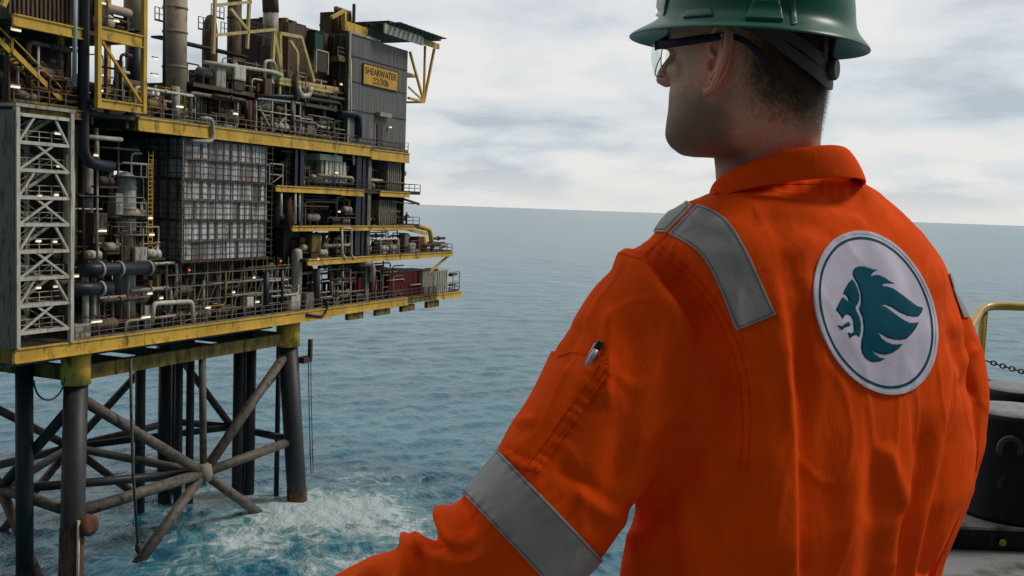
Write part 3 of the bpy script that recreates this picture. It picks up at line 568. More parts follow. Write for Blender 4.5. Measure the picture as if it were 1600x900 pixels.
t.part('panel', MB().box((a[0], 1, a[2]), (c[0]+0.2, 1.2, c[2])), 'hole'); t.part('frame', MB().box((a[0]-0.2, 0.9, a[2]-0.2), (a[0]-0.01, 1.2, c[2]+0.2)).box((c[0]+0.21, 0.9, a[2]-0.2), (c[0]+0.4, 1.2, c[2]+0.2)).box((a[0]-0.2, 0.9, c[2]+0.01), (c[0]+0.4, 1.2, c[2]+0.2)), 'lgrey')
a = U(492, 80, 2); single('green_cabinet', 'dark green cabinet behind the black screen panel', 'cabinet', MB().box((a[0], 2, a[2]), (a[0]+1.6, 3.4, a[2]+2.3)).box((a[0]-0.1, 1.9, a[2]+2.31), (a[0]+1.7, 3.5, a[2]+2.45)), 'green', a)
a = U(512, 95, 2); t = T('yellow_balcony', 'small railed yellow balcony on the dark wall near the sign building', 'balcony', a); t.part('floor', MB().box((a[0], 0.5, a[2]), (a[0]+4, 3, a[2]+0.5)), 'yellow_dirty'); t.part('railing', railing([(a[0], 0.6, a[2]+0.5), (a[0]+4, 0.6, a[2]+0.5)]), 'grey')
t = T('upper_module', 'dark cluttered module block behind the A-frame under the skyline', 'module', (26, 4, 46))
t.part('block', MB().box((31.5, 7.5, Z4), (39, 11, U(480, 50, 7.5)[2])), 'dark'); t.part('block', MB().box((31, 3, Z4), (38.9, 7, U(510, 52, 3)[2])), 'brown')
for k in range(14): u = rng.uniform(31, 38); z = U(500, rng.uniform(38, 50), 4)[2]; t.part('roof_unit', MB().box((u, 4+rng.uniform(0, 3), z-2.2), (u+rng.uniform(0.4, 1.8), 7.6, z)), ['brown', 'dark', 'green', 'yellow_dirty'][k % 4])
# flue ducts and frames against the sky
t, a_, b_, r_, z0_, z1_ = vessel('exhaust_duct', 'pale grey duct joined to a curved brown flue against the sky', 'duct', 433, 19, 72, 24, 3.5, 'lgrey', zb=None)
t.part('flue', MB().tube(rounded([(a_, b_, z1_), (a_-0.3, b_, z1_+2.8), (a_-4.5, b_, z1_+4.2)], 2.2, 6), r_*1.05, 18), 'brown')
vessel('exhaust_duct', 'dark brown tapering duct rising behind the yellow posts', 'duct', 376, -30, 90, 22, 5.5, 'brown', (28,), zb=Z4)
vessel('exhaust_duct', 'dark duct close to the right side of the tan stack', 'duct', 338, 22, 85, 24, 7, 'brown', cap=2.0, zb=Z4)
vessel('slim_mast', 'thin black mast left of the tan stack', 'mast', 260, -40, 75, 5, 1.8, 'navy', zb=Z4)
t = T('yellow_post_frame', 'open yellow post frame against the sky right of the tan stack', 'frame', (14, 1, Z4))
bars([((337, -30), (333, 84)), ((391, -30), (386, 76)), ((336, 55), (430, 46)), ((338, 8), (392, 3)), ((360, 14), (386, 46))], 0.3, 1.4, 'yellow_pale', 'member')
t = T('sky_railings', 'thin dark railings of a high walkway seen against the sky', 'walkway', (13, 3, 50)); b = MB()
for (xa, xb, y) in ((310, 325, 32), (345, 372, 40), (392, 425, 38), (242, 262, 18), (330, 350, 12)):
    pa, pb = U(xa, y+14, 3), U(xb, y+14, 3); pb = (pb[0], 3, pa[2]); b.v += [(q) for q in []]; r__ = railing([pa, pb], 1.3, 0.5); b._add(r__.v, r__.f)
t.part('railing', b, 'dark'); t.part('floor', MB().box((11, 3, 50.0), (24, 4.2, 50.2)), 'dark')
# headers and pipes named in the photo
def pipe(label, pts, r, m, v=0.3, rad=0.8, collars=(), name='pipe', cat='pipe', group=None, cm='lgrey'):
    L = [(p if len(p) == 3 else U(*p, v)) for p in pts]; t = T(name, label, cat, L[0], group)
    t.part('tube', MB().tube(rounded(L, rad), r, 12), m)
    for c in collars:
        q = U(*c, v); t.part('collar', MB().lathe(q, [(r, -0.12), (r*1.18, -0.11), (r*1.18, 0.11), (r, 0.12)], 14, 'x'), cm)
    return t
pipe('thick black horizontal pipe with white collars, upper of the two by the tower', [(128, 422), (165, 420), (236, 419)], 0.62, 'navy', 0.2, collars=((155, 421), (185, 420), (231, 419)))
pipe('thick black horizontal pipe, lower of the two beside the tower', [(106, 452), (172, 450)], 0.6, 'navy', 0.25, collars=((156, 451),))
pipe('short black riser joining the two thick horizontal pipes', [(139, 424), (139, 450)], 0.5, 'navy', 0.8)
pipe('black vertical downpipe bending right beside the stair tower', [(131, -30), (130, 255), (175, 260)], 0.48, 'navy', 0.0, 1.6)
pipe('pale blue vertical pipe down the front at upper left', [(118, -30), (116, 135)], 0.2, 'lblue', -0.3)
pipe('white pipe loop arching over the lower deck equipment', [(238, 503), (240, 474), (300, 471), (302, 503)], 0.22, 'white', 0.1, 0.5)
pipe('white pipe bending over the yellow beam beside the sheeted module', [(312, 185), (332, 185), (333, 221), (300, 221)], 0.2, 'lgrey', -0.5, 0.7)
pipe('black pipe hooking down below the lower deck edge', [(478, 492), (505, 495), (511, 480), (510, 470)], 0.18, 'navy', -0.3, 0.6)
pipe('dark navy pipe elbow standing by the sign building', [(530, 178), (556, 178), (561, 186), (560, 215)], 0.45, 'navy', 0.0, 1.2)
pipe('thin white downpipe beside the navy elbow', [(548, 92), (548, 178), (562, 180), (563, 222)], 0.12, 'white', -0.25, 0.5)
pipe('dark horizontal header running across below the A-frame', [(400, 150), (470, 152), (532, 162), (532, 180)], 0.26, 'navy', 0.6, 0.9)
pipe('long pale pipe crossing above the brown drum', [(318, 97), (370, 104), (425, 112), (440, 118)], 0.2, 'cream', 0.6)
pipe('white bent pipe left of the white tank', [(413, 128), (414, 95), (428, 95), (432, 110)], 0.16, 'white', 0.7, 0.5)
pipe('white U-shaped pipe under the pale yellow beam', [(465, 135), (470, 150), (483, 150), (485, 136)], 0.3, 'cream', 0.4, 1.0)
for i, (xa, xb, m) in enumerate(((534, 549, 'lgrey'), (604, 622, 'grey'))):
    pass
pipe('tan pipe elbow on the lower deck under the third deck edge', [(566, 412), (578, 411), (582, 418), (581, 440)], 0.4, 'tan', 0.0, 0.9)
pipe('pale vertical pipe, leftmost of three below the fourth deck', [(439, 294), (439, 338)], 0.17, 'white', 0.1)
pipe('pale vertical pipe, middle of three below the fourth deck', [(461, 294), (461, 350)], 0.17, 'white', 0.1)
pipe('pale vertical pipe, rightmost of three below the fourth deck', [(468, 296), (468, 345)], 0.12, 'white', 0.1)
pipe('white looped pipe left of the dark columns on the third deck', [(534, 357), (535, 398), (541, 404)], 0.15, 'white', -0.2, 0.4)
pipe('white looped pipe right by the dark columns on the third deck', [(532, 357), (549, 357), (549, 400), (555, 404)], 0.13, 'white', -0.2, 0.4)
pipe('white bent pipe under the upper deck edge left', [(523, 256), (525, 234), (552, 234), (553, 258)], 0.12, 'white', 0.1, 0.4)
pipe('brown pipe rising past the small yellow deck near the tower', [(150, 200), (152, 260)], 0.2, 'tan', 0.5)
pipe('pale horizontal pipe beneath the upper deck beside the stair tower', [(130, 213), (190, 218)], 0.2, 'cream', 0.3)
# white louvre cooler, grey rooms, containers
a = U(499, 284, 0.6); t = T('air_cooler', 'white ribbed air cooler unit on the fourth deck', 'cooler', a)
t.part('casing', MB().box((a[0]+0.6, 0.8, Z3+0.8), (a[0]+5.6, 3, Z3+3.2)), 'lgrey'); t.part('hood', MB().box((a[0]-0.3, 0.4, Z3+3.22), (a[0]+4.4, 3.2, Z3+3.9)), 'white')
b = MB()
for k in range(6): b.box((a[0]+1.2+k*0.75, 0.6, Z3+0.7), (a[0]+1.7+k*0.75, 0.797, Z3+3.2))
t.part('fins', b, 'white')
def room(label, x0, x1, v, za, zb, m, name='equipment_room', cat='room', ribs=0.5):
    a = U(x0, 300, v); c = U(x1, 300, v); t = T(name, label, cat, (a[0], v, za)); t.part('walls', MB().box((a[0], v, za+0.01), (c[0], v+4, zb)), m); b = MB()
    for u in np.arange(a[0]+0.1, c[0]-0.1, ribs): b.box((u, v-0.08, za+0.05), (u+ribs*0.45, v-0.003, zb-0.05))
    t.part('ribs', b, m); t.part('roof', MB().box((a[0]-0.1, v-0.12, zb+0.003), (c[0]+0.1, v+4.1, zb+0.12)), 'dark')
room('grey ribbed room at the right end of the fourth deck', 604, 626, 0.6, Z3, 40.6, 'grey')
room('grey ribbed room at the right end of the third deck with a man beside it', 592, 620, 0.8, Z2, Z3-1.2, 'grey')
room('dull red container on the lower deck, left of the two', 563, 592, 0.8, Z0, Z0+3.0, 'red', 'shipping_container', 'container', 0.35)
room('dull red container on the lower deck, right of the two', 612, 662, 0.9, Z0, Z0+3.4, 'red', 'shipping_container', 'container', 0.35)
room('grey ribbed container at the right end of the lower deck', 664, 684, 0.3, Z0, Z0+3.3, 'lgrey', 'shipping_container', 'container', 0.4)
t = T('white_cage', 'white barred cage at the outer end of the lower deck', 'cage', (64, 0, Z0)); b = MB(); a = U(684, 450, 0)[0]
for k in range(6): b.box((a+k*0.55, 0.0, Z0), (a+k*0.55+0.22, 0.2, Z0+3.2))
b.box((a, 0.0, Z0+3.2), (a+3.3, 2.2, Z0+3.5)); t.part('bars', b, 'white'); t.part('back', MB().box((a, 2.0, Z0), (a+3.3, 2.2, Z0+3.2)), 'lgrey')
t = T('deck_crane', 'small yellow crane at the outer end of the second deck', 'crane', U(660, 390, 1)); a = U(662, 388, 1)
t.part('pedestal', MB().tube([(a[0], 1, Z1), (a[0], 1, Z1+2.2)], 0.5, 12), 'yellow'); t.part('boom', MB().bar((a[0]+0.6, 1, Z1+2.6), (a[0]-7.5, 1, Z1+3.6), 0.4), 'yellow'); t.part('knuckle', MB().tube(rounded([(a[0]-2, 1, Z1+3.6), (a[0]+1.6, 1, Z1+3.2), (a[0]+2.6, 1, Z1+0.5)], 0.8), 0.35, 8), 'yellow'); t.part('cab', MB().box((a[0]-2.2, 0.6, Z1+0.6), (a[0]-0.6, 2, Z1+2.2)), 'red')
for i, xx in enumerate((602, 616)):
    a = U(xx, 395, 0.4); single('liferaft_canister', 'white liferaft canister on the second deck, %s of the two' % ('left', 'right')[i], 'liferaft', MB().lathe((a[0]-0.8, 0.8, Z1+0.75), [(0.3, 0), (0.5, 0.15), (0.52, 0.8), (0.5, 1.5), (0.3, 1.65)], 14, 'x').box((a[0]-0.5, 0.4, Z1), (a[0]+0.5, 1.2, Z1+0.3)), 'white', (a[0], 0.4, Z1))
t = T('pale_goal_frame', 'pale rectangular pipe frame around the liferaft canisters', 'frame', (49, 0, Z1)); t.part('tube', MB().tube(rounded([U(594, 400, 0.1), U(594, 374, 0.1), U(622, 373, 0.1), U(622, 398, 0.1)], 0.3), 0.14, 8), 'white')
for i, x in enumerate((579, 586)):
    a = U(x, 215, 0.3); single('plastic_tank', 'small lilac plastic tank on the upper deck, %s of the pair' % ('left', 'right')[i], 'tank', MB().lathe((a[0], 0.7, Z4), [(0.5, 0), (0.52, 0.1), (0.52, 2.3), (0.4, 2.6), (0.15, 2.7)], 14), 'lilac', (a[0], 0.7, Z4))
# the tiny man at the far railing
a = U(637, 343, 0.6); b = MB(); pz = Z2
b.tube([(a[0]-0.12, 0.8, pz), (a[0]-0.1, 0.8, pz+0.45), (a[0]-0.06, 0.8, pz+0.85), (a[0], 0.8, pz+1.15), (a[0], 0.8, pz+1.42), (a[0], 0.8, pz+1.5)], [0.08, 0.09, 0.13, 0.2, 0.19, 0.07], 10).tube([(a[0]+0.14, 0.8, pz), (a[0]+0.12, 0.8, pz+0.45), (a[0]+0.06, 0.8, pz+0.85)], [0.08, 0.09, 0.12], 8)
b.tube([(a[0]-0.15, 0.65, pz+1.4), (a[0]-0.25, 0.5, pz+1.1), (a[0]-0.1, 0.2, pz+1.05)], [0.08, 0.06, 0.05], 8).tube([(a[0]+0.15, 0.65, pz+1.4), (a[0]+0.25, 0.5, pz+1.1), (a[0]+0.15, 0.2, pz+1.05)], [0.08, 0.06, 0.05], 8)
b.lathe((a[0], 0.78, pz+1.48), [(0.05, 0), (0.1, 0.06), (0.11, 0.16), (0.09, 0.24), (0.03, 0.29)], 12)
single('person', 'tiny distant person in dark clothing leaning at the far platform railing', 'person', b, 'navy', (a[0], 0.8, pz))

# --- smaller plant: every run, valve, cabinet and lamp its own object, spread over the bays of each deck
DK = {Z0: 'lower deck', Z1: 'second deck', Z2: 'third deck', Z3: 'fourth deck', Z4: 'upper deck', Z5: 'top left deck'}
CN = {'dark': 'dark brown', 'brown': 'brown', 'rust': 'rusty', 'grey': 'grey', 'lgrey': 'pale grey', 'white': 'white', 'navy': 'blue-black', 'tan': 'tan', 'cream': 'cream', 'yellow': 'yellow', 'yellow_dirty': 'grimy yellow', 'red': 'dull red', 'green': 'dark green', 'yellow_pale': 'pale yellow'}
def landmark(u):
    for lim, nm in ((-2.6, 'by the stair tower'), (5, 'near the frame tower'), (11, 'near the process tower'), (25, 'along the sheeted module'), (33, 'near the cream tank'), (40, 'right of the cream tank'), (47, 'near the dark columns'), (56, 'at the sign end')):
        if u < lim: return nm
    return 'at the right end'
KC = []
def place(kind, u, v, z, col, deck, cat, group, parts):
    """parts: list of (name, MB, colour); one part makes a single mesh"""
    lab = '%s %s on %s %s' % (CN[col], kind, DK[deck], landmark(u)); o = (u, v, z)
    if len(parts) == 1: ob = single(kind.replace(' ', '_'), None, cat, parts[0][1], parts[0][2], o, group)
    else:
        t = T(kind.replace(' ', '_'), None, cat, o, group)
        for nm, mb, c in parts: t.part(nm, mb, c)
        ob = t.e
    KC.append((lab, u, z, v, ob))
bays = [ # u0, u1, deck, height, density
    (-2.4, 10.5, Z0, 6.5, 30), (10.5, 30, Z0, 5.6, 30), (30, 54, Z0, 5.2, 34), (54, 69, Z0, 3.0, 5), (-2.4, 7.5, Z0+6.5, 12, 18),
    (31, 57, Z1, 3.2, 26), (57, 66, Z1, 2.2, 3), (28, 53, Z2, 3.8, 22), (24.8, 53, Z3, 4.6, 24), (5, 20, Z4, 3.6, 24), (20, 39, Z4, 4.4, 40), (39, 53, Z4, 2.6, 8), (-8, -1, Z4, 6.0, 20), (-0.5, 4.4, 42.9, 5, 6), (13, 39, 46.0, 3.4, 34), (-0.5, 4.4, Z5+0.3, 6, 6)]
wc = ['dark', 'brown', 'rust', 'grey', 'lgrey', 'white', 'navy', 'tan', 'yellow_dirty', 'cream']; wp = [.14, .15, .09, .15, .14, .10, .06, .08, .04, .05]
for (u0, u1, zz, hh_, nn) in bays:
    dk = min(DK, key=lambda d: abs(d-zz) if zz >= d-0.1 else 99)
    for k in range(int(nn*2.1)):
        u = rng.uniform(u0, u1); v = 0.35+abs(rng.normal(0, 1.7)); c = str(rng.choice(wc, p=wp)); kd = rng.random()
        if kd < 0.40:      # a pipe run with bends
            z = zz+rng.uniform(0.3, hh_-0.3); L = rng.uniform(2.5, 8); u2 = min(u+L, u1+0.5); r = float(rng.choice([0.06, 0.08, 0.1, 0.14, 0.2])); z2 = zz+rng.uniform(0.2, hh_-0.2)
            pts = [(u, v, z), (u2, v, z), (u2, v, z2)] if k % 2 else [(u, v, zz+0.02), (u, v, z), (u2, v, z)]
            if k % 5 == 0: pts += [(pts[-1][0]+0.01, v+2.5, pts[-1][2])]
            prt = [('tube', MB().tube(rounded(pts, 0.5), r, 8), c)]
            if r > 0.1: prt.append(('flange', MB().lathe(((u+u2)/2, v, z), [(r, -0.08), (r*1.6, -0.07), (r*1.6, 0.07), (r, 0.08)], 10, 'x'), c))
            place('pipe run', u, v, zz, c, dk, 'pipe', 'pipe runs over the platform decks', prt)
        elif kd < 0.52:    # riser
            r = float(rng.choice([0.1, 0.16, 0.28, 0.4])); place('riser pipe', u, v, zz, c, dk, 'pipe', 'vertical riser pipes', [('tube', MB().tube([(u, v, zz), (u, v, zz+hh_*rng.uniform(0.7, 1.0))], r, 10), c)])
        elif kd < 0.64:    # horizontal drum on saddles
            r = rng.uniform(0.35, 0.8); L = rng.uniform(1.6, 3.6); z = zz+r+0.4+(rng.uniform(0, hh_*0.5) if k % 2 else 0)
            place('horizontal drum', u, v, zz, c, dk, 'drum', 'drums and small vessels', [('shell', MB().lathe((u, v+r, z), [(r*0.4, -0.15), (r*0.85, -0.05), (r, 0.15), (r, L-0.15), (r*0.85, L+0.05), (r*0.4, L+0.15)], 16, 'x'), c), ('saddle', MB().box((u+0.3, v+r*0.4, zz), (u+0.5, v+r*1.6, z-r*0.7)), 'dark'), ('saddle', MB().box((u+L-0.5, v+r*0.4, zz), (u+L-0.3, v+r*1.6, z-r*0.7)), 'dark')])
        elif kd < 0.74:    # cabinet
            w_, h_ = rng.uniform(0.7, 2.0), rng.uniform(1.0, 2.3); z = zz+(rng.uniform(0, hh_*0.4) if k % 2 else 0)
            place('control cabinet', u, v, zz, c, dk, 'cabinet', 'control cabinets', [('casing', MB().box((u, v, z), (u+w_, v+0.9, z+h_)), c), ('door', MB().box((u+0.08, v-0.04, z+0.1), (u+w_*0.48, v-0.003, z+h_-0.1)).box((u+w_*0.52, v-0.04, z+0.1), (u+w_-0.08, v-0.003, z+h_-0.1)), c), ('stand', MB().box((u+0.15, v+0.15, zz), (u+w_-0.15, v+0.75, z-0.003)), 'dark')])
        elif kd < 0.88:    # pump skid with motor and valve wheel
            z = zz+(rng.uniform(0.4, hh_*0.55) if k % 3 == 0 else 0)
            place('pump skid', u, v, zz, c, dk, 'pump', 'pump skids', [('base', MB().box((u, v, z), (u+2.2, v+1, z+0.18)).box((u+0.1, v+0.4, zz-0.0), (u+0.25, v+0.6, z+0.01)), 'dark'), ('motor', MB().lathe((u+0.2, v+0.5, z+0.62), [(0.2, 0), (0.4, 0.05), (0.42, 0.9), (0.2, 1.0)], 12, 'x'), c), ('casing', MB().lathe((u+1.6, v+0.5, z+0.18), [(0.42, 0), (0.45, 0.5), (0.3, 0.75), (0.12, 0.8), (0.12, 1.4), (0.3, 1.42), (0.3, 1.5)], 12), c)])
        else:              # frame with cross bracing
            w_, h_ = rng.uniform(1.4, 3), rng.uniform(1.8, min(3.6, hh_)); b = MB()
            for du in (0, w_): b.bar((u+du, v, zz), (u+du, v, zz+h_), 0.12)
            b.bar((u, v, zz+h_), (u+w_, v, zz+h_), 0.14).bar((u, v, zz+h_*0.5), (u+w_, v, zz+h_*0.5), 0.1).bar((u, v, zz), (u+w_, v, zz+h_*0.5), 0.08)
            place('support frame', u, v, zz, c, dk, 'frame', 'pipe support frames', [('members', b, c)])
# lamps
for (x, y, L) in ((151, 503, 24), (228, 496, 22), (325, 481, 14), (25, 47, 18), (24, 136, 17), (281, 167, 18), (243, 92, 12), (242, 118, 16), (163, 161, 12), (158, 142, 8), (208, 8, 0), (182, 33, 12), (157, 117, 12), (160, 5, 14), (118, 432, 13), (234, 459, 12), (252, 466, 8), (610, 199, 10), (368, 178, 14), (160, 361, 18), (526, 270, 12), (62, 307, 8), (88, 305, 8), (60, 377, 10), (86, 378, 7), (60, 450, 9), (87, 448, 8), (533, 132, 8), (150, 243, 9), (235, 341, 10), (237, 367, 12), (497, 405, 6), (365, 457, 7), (397, 434, 6), (402, 472, 12), (530, 331, 8), (90, 209, 11), (92, 260, 8)):
    if L == 0: continue
    a = U(x, y, -0.15); rgh = L*0.047
    a_ = (a[0]-rgh/2, -0.15, a[2]); b_ = (a[0]+rgh/2, -0.15, a[2])
    dk = min(DK, key=lambda d: abs(a[2]-2.5-d)); t = T('strip_lamp', None, 'lamp', a, 'lit strip lamps on the platform')
    t.part('tube', MB().tube([a_, b_], 0.085, 8), 'lamp'); t.part('housing', MB().box((a_[0]-0.05, -0.2, a[2]+0.10), (b_[0]+0.05, -0.0, a[2]+0.2)), 'lgrey'); KC.append(('lit strip lamp on the %s %s' % (DK[dk], landmark(a[0])), a[0], a[2], 0, t.e))
for (x, y, l_) in ((296, 422, 'red lit lamp on the dark scaffold under the sheeted module'), (439, 408, 'red lit lamp in the dark left of the cream tank')):
    a = U(x, y, 0.2); t = T('warning_lamp', l_, 'lamp', a); t.part('lens', MB().lathe(a, [(0.02, -0.1), (0.08, -0.07), (0.10, 0), (0.08, 0.07), (0.02, 0.1)], 10), 'lampred'); t.part('bracket', MB().box((a[0]-0.15, 0.3, a[2]-0.3), (a[0]+0.15, 0.45, a[2]+0.3)), 'dark')
# labels: same words are told apart by their order from the left
ORD = ['first', 'second', 'third', 'fourth', 'fifth', 'sixth', 'seventh', 'eighth', 'ninth', 'tenth', 'eleventh', 'twelfth', 'thirteenth', 'fourteenth', 'fifteenth', 'sixteenth', 'seventeenth', 'eighteenth', 'nineteenth', 'twentieth']
from collections import defaultdict
gr = defaultdict(list)
for it in KC: gr[it[0]].append(it)
for lab, its in gr.items():
    its.sort(key=lambda i: PX(Wd((i[1], i[3], i[2])))[0])
    for i, it in enumerate(its): it[4]['label'] = lab if len(its) == 1 else '%s, %s from the left' % (lab, ORD[min(i, 19)])
# ------------------------------------------------------------------ the ship's deck the man stands on (1.5 m below the camera)
DZ = EYE-1.5
def W(x, y, d): return Vector(CAM+ray(x, y)*d)
deckm = mat('worn_grey_deck_paint', (0.23, 0.235, 0.235), 0.55, var=0.3, scale=2.5, dirt=(0.07, 0.06, 0.05), dirt_amt=0.5, stretch=(1, 1, 1), bump=0.2)
blackp = mat('black_gloss_paint', (0.008, 0.008, 0.009), 0.45, spec=0.22, var=0.3, scale=8, dirt=(0.05, 0.035, 0.025), dirt_amt=0.15, stretch=(1, 1, 0.4))
bolltop = mat('grey_bollard_top', (0.22, 0.22, 0.22), 0.5, var=0.3, scale=12, dirt=(0.06, 0.045, 0.04), dirt_amt=0.4, stretch=(1, 1, 1))  # mottled grey cap, lighter than the black barrel
yellr = mat('rail_yellow', (0.55, 0.36, 0.045), 0.42, var=0.2, scale=9, dirt=(0.28, 0.26, 0.2), dirt_amt=0.3, stretch=(1, 1, 1), coat=0.3)
def prism(poly, z0, z1):
    b = MB(); n = len(poly); b._add([(x, y, z0) for x, y in poly]+[(x, y, z1) for x, y in poly], [tuple(range(n-1, -1, -1)), tuple(range(n, 2*n))]+[(i, (i+1) % n, (i+1) % n+n, i+n) for i in range(n)]); return b
o = prism([(-5, -6), (9, -6), (9, 6.62), (2.96, 6.62), (1.55, 4.0), (0.75, 1.75), (-5, 1.75)], DZ-0.4, DZ).build('deck', deckm); tag(o, kind='structure')
o = prism([(-5.02, 1.76), (0.74, 1.76), (1.54, 4.0), (2.95, 6.63), (9, 6.63), (9, 6.67), (2.92, 6.67), (1.51, 4.02), (0.72, 1.80), (-5.02, 1.80)], DZ-2.5, DZ+0.06).build('deck_coaming', blackp); tag(o, kind='structure')
# raised mooring plinth with a black face
t = empty('mooring_plinth', (2.75, 4.6, DZ)); tag(t, 'low steel plinth with a grey top and black side carrying the two bollards', 'plinth')
mbp = prism([(1.90, 4.62), (6, 4.62), (6, 6.45), (2.92, 6.45)], DZ+0.0, DZ+0.10); mbp.build('base', blackp, t, t.location)
mbp = prism([(1.88, 4.6), (6.02, 4.6), (6.02, 6.47), (2.90, 6.47)], DZ+0.102, DZ+0.115); mbp.build('top_plate', deckm, t, t.location)
t2 = W(1584, 860, 4.6); b = MB().lathe((t2[0], 4.605, t2[2]), [(0.004, 0.0), (0.018, -0.001), (0.016, -0.003), (0.003, -0.004)], 9, 'y'); b.build('paint_mark', mat('lime_paint', (0.30, 0.33, 0.03)), t, t.location)
def bollard(label, x, y, r, z0, h, padeye=False):
    e = empty('mooring_bollard', (x, y, z0)); tag(e, label, 'bollard', 'mooring bollards')
    MB().lathe((x, y, z0), [(r*1.07, 0.0), (r*1.06, 0.02), (r*1.02, h*0.5), (r, h-0.02), (r*0.995, h)], 56).build('barrel', blackp, e, e.location)
    MB().lathe((x, y, z0), [(r*0.99, h+0.001), (r*0.98, h+0.006), (r*0.3, h+0.008)], 56).build('cap', bolltop, e, e.location)
    if padeye:
        c = W(1592, 706, y-r); b = MB().tube([(c[0]+0.05*cos(a), y-r*0.93, c[2]-0.01+0.055*sin(a)) for a in np.linspace(-0.15*pi, 1.15*pi, 16)], 0.014, 10); b.build('pad_eye', mat('grey_pad_eye', (0.03, 0.03, 0.033), 0.4), e, e.location)
    return e
bollard('big black mooring bollard with a grey top, nearer of the two', 2.455, 4.86, 0.235, DZ+0.115, 0.497, True)
bollard('black mooring bollard behind, farther of the two', 2.80, 5.52, 0.225, DZ+0.115, 0.50)
# yellow guard rail along the deck edge
e = empty('guard_rail', (3.0, 6.5, DZ)); tag(e, 'yellow tubular guard rail with a rounded corner at the deck edge', 'railing')
tp = W(1541, 478, 6.5); zt = tp[2]
MB().tube(rounded([(tp[0]-0.62, 5.45, DZ+0.05), (tp[0]-0.22, 6.2, zt-0.12), (tp[0]+0.0, 6.52, zt), (8.5, 6.52, zt)], 0.12, 6), 0.027, 14).build('top_rail', yellr, e, e.location)
MB().tube([(tp[0]+0.005, 6.52, DZ), (tp[0]+0.005, 6.52, zt-0.02)], 0.027, 14).build('post', yellr, e, e.location)
for px_ in (4.6, 6.4): MB().tube([(px_, 6.52, DZ), (px_, 6.52, zt-0.02)], 0.026, 14).build('post', yellr, e, e.location)
# a low bent yellow pipe end beyond the near bollard
c = W(1530, 668, 6.3); MB().tube(rounded([(c[0]-0.12, 6.3, c[2]-0.14), (c[0]-0.03, 6.3, c[2]-0.02), (c[0]+0.18, 6.3, c[2]+0.05)], 0.06), 0.024, 12).build('toe_rail', yellr, e, e.location)
# chain
def chain(label, a, b_, sag, wire=0.0045, link=0.040):
    P = [Vector(a).lerp(Vector(b_), k/200)-Vector((0, 0, sag*4*(k/200)*(1-k/200))) for k in range(201)]
    L = [0];
    for i in range(200): L.append(L[-1]+(P[i+1]-P[i]).length)
    n = int(L[-1]/(link*0.72)); mb = MB()
    for k in range(n):
        s = (k+0.5)*L[-1]/n; i = min(199, np.searchsorted(L, s)-1); p = P[i]; d = (P[i+1]-P[i]).normalized()
        q = Vector((0, 0, 1)) if k % 2 else d.cross(Vector((0, 0, 1))).normalized(); q = (q-d*q.dot(d)).normalized()
        mb.tube([p+d*(link/2*cos(t))+q*(link*0.33*sin(t)) for t in np.linspace(0, 2*pi, 11)[:-1]], wire, 5, closed=True)
    o = mb.build('chain', blackp, None, P[0]); o.location = P[0]; tag(o, label, 'chain'); return o
chain('dark steel chain sloping down to the right behind the yellow post', W(1542, 564, 6.4), W(1680, 600, 6.4), 0.01)
o = MB().tube([W(1542, 592, 6.2), W(1556, 600, 6.1), W(1570, 612, 6.0), W(1582, 622, 5.8)], 0.007, 8).build('rope', blackp, None, W(1542, 592, 6.2)); o.location = W(1542, 592, 6.2); tag(o, 'thin black line dropping to the far bollard below the chain', 'rope')

# ------------------------------------------------------------------ the man
BY = radians(40); sB = Vector((cos(BY), sin(BY), 0)); fB = Vector((-sin(BY), cos(BY), 0))
HY = radians(57); sH = Vector((cos(HY), sin(HY), 0)); fH = Vector((-sin(HY), cos(HY), 0))
def loft(rings, cap=True):
    vs = [p for r in rings for p in r]; n = len(rings[0]); fs = [(i*n+k, i*n+(k+1) % n, (i+1)*n+(k+1) % n, (i+1)*n+k) for i in range(len(rings)-1) for k in range(n)]
    if cap: fs += [tuple(range(n-1, -1, -1)), tuple((len(rings)-1)*n+k for k in range(n))]
    b = MB(); b._add(vs, fs, True); return b
def selip(c, a, b, s, f, n=2.4, bf=None, m=40):
    out = []
    for k in range(m):
        t = 2*pi*k/m; ct, st = cos(t), sin(t); x = abs(ct)**(2/n)*(1 if ct > 0 else -1); y = abs(st)**(2/n)*(1 if st > 0 else -1)
        out.append(Vector(c)+s*(a*x)+f*((b if (y > 0 or bf is None) else bf)*y))
    return out
def remesh(mb, vox):
    o = mb.build('tmp', None); md = o.modifiers.new('r', 'REMESH'); md.mode = 'VOXEL'; md.voxel_size = vox; md.use_smooth_shade = True
    dg = bpy.context.evaluated_depsgraph_get(); me = bpy.data.meshes.new_from_object(o.evaluated_get(dg)); old = o.data; bpy.data.objects.remove(o); bpy.data.meshes.remove(old)
    V = np.empty(len(me.vertices)*3); me.vertices.foreach_get('co', V); V = V.reshape(-1, 3)
    fs = np.empty(len(me.loops), np.int32); me.loops.foreach_get('vertex_index', fs); lt = np.empty(len(me.polygons), np.int32); me.polygons.foreach_get('loop_total', lt)
    assert (lt == 4).all(); bpy.data.meshes.remove(me); return V, fs.reshape(-1, 4)
def vsmooth(V, Q, it, lam=0.5, w=None):
    E = np.concatenate([Q[:, [0, 1]], Q[:, [1, 2]], Q[:, [2, 3]], Q[:, [3, 0]]]); E = np.unique(np.sort(E, 1), axis=0); n = len(V)
    cnt = np.bincount(E.ravel(), minlength=n).astype(float); cnt[cnt == 0] = 1
    for _ in range(it):
        S = np.stack([np.bincount(E[:, 0], V[E[:, 1], k], n)+np.bincount(E[:, 1], V[E[:, 0], k], n) for k in range(3)], 1)/cnt[:, None]
        V = V+(S-V)*(lam if w is None else (lam*w)[:, None])
    return V
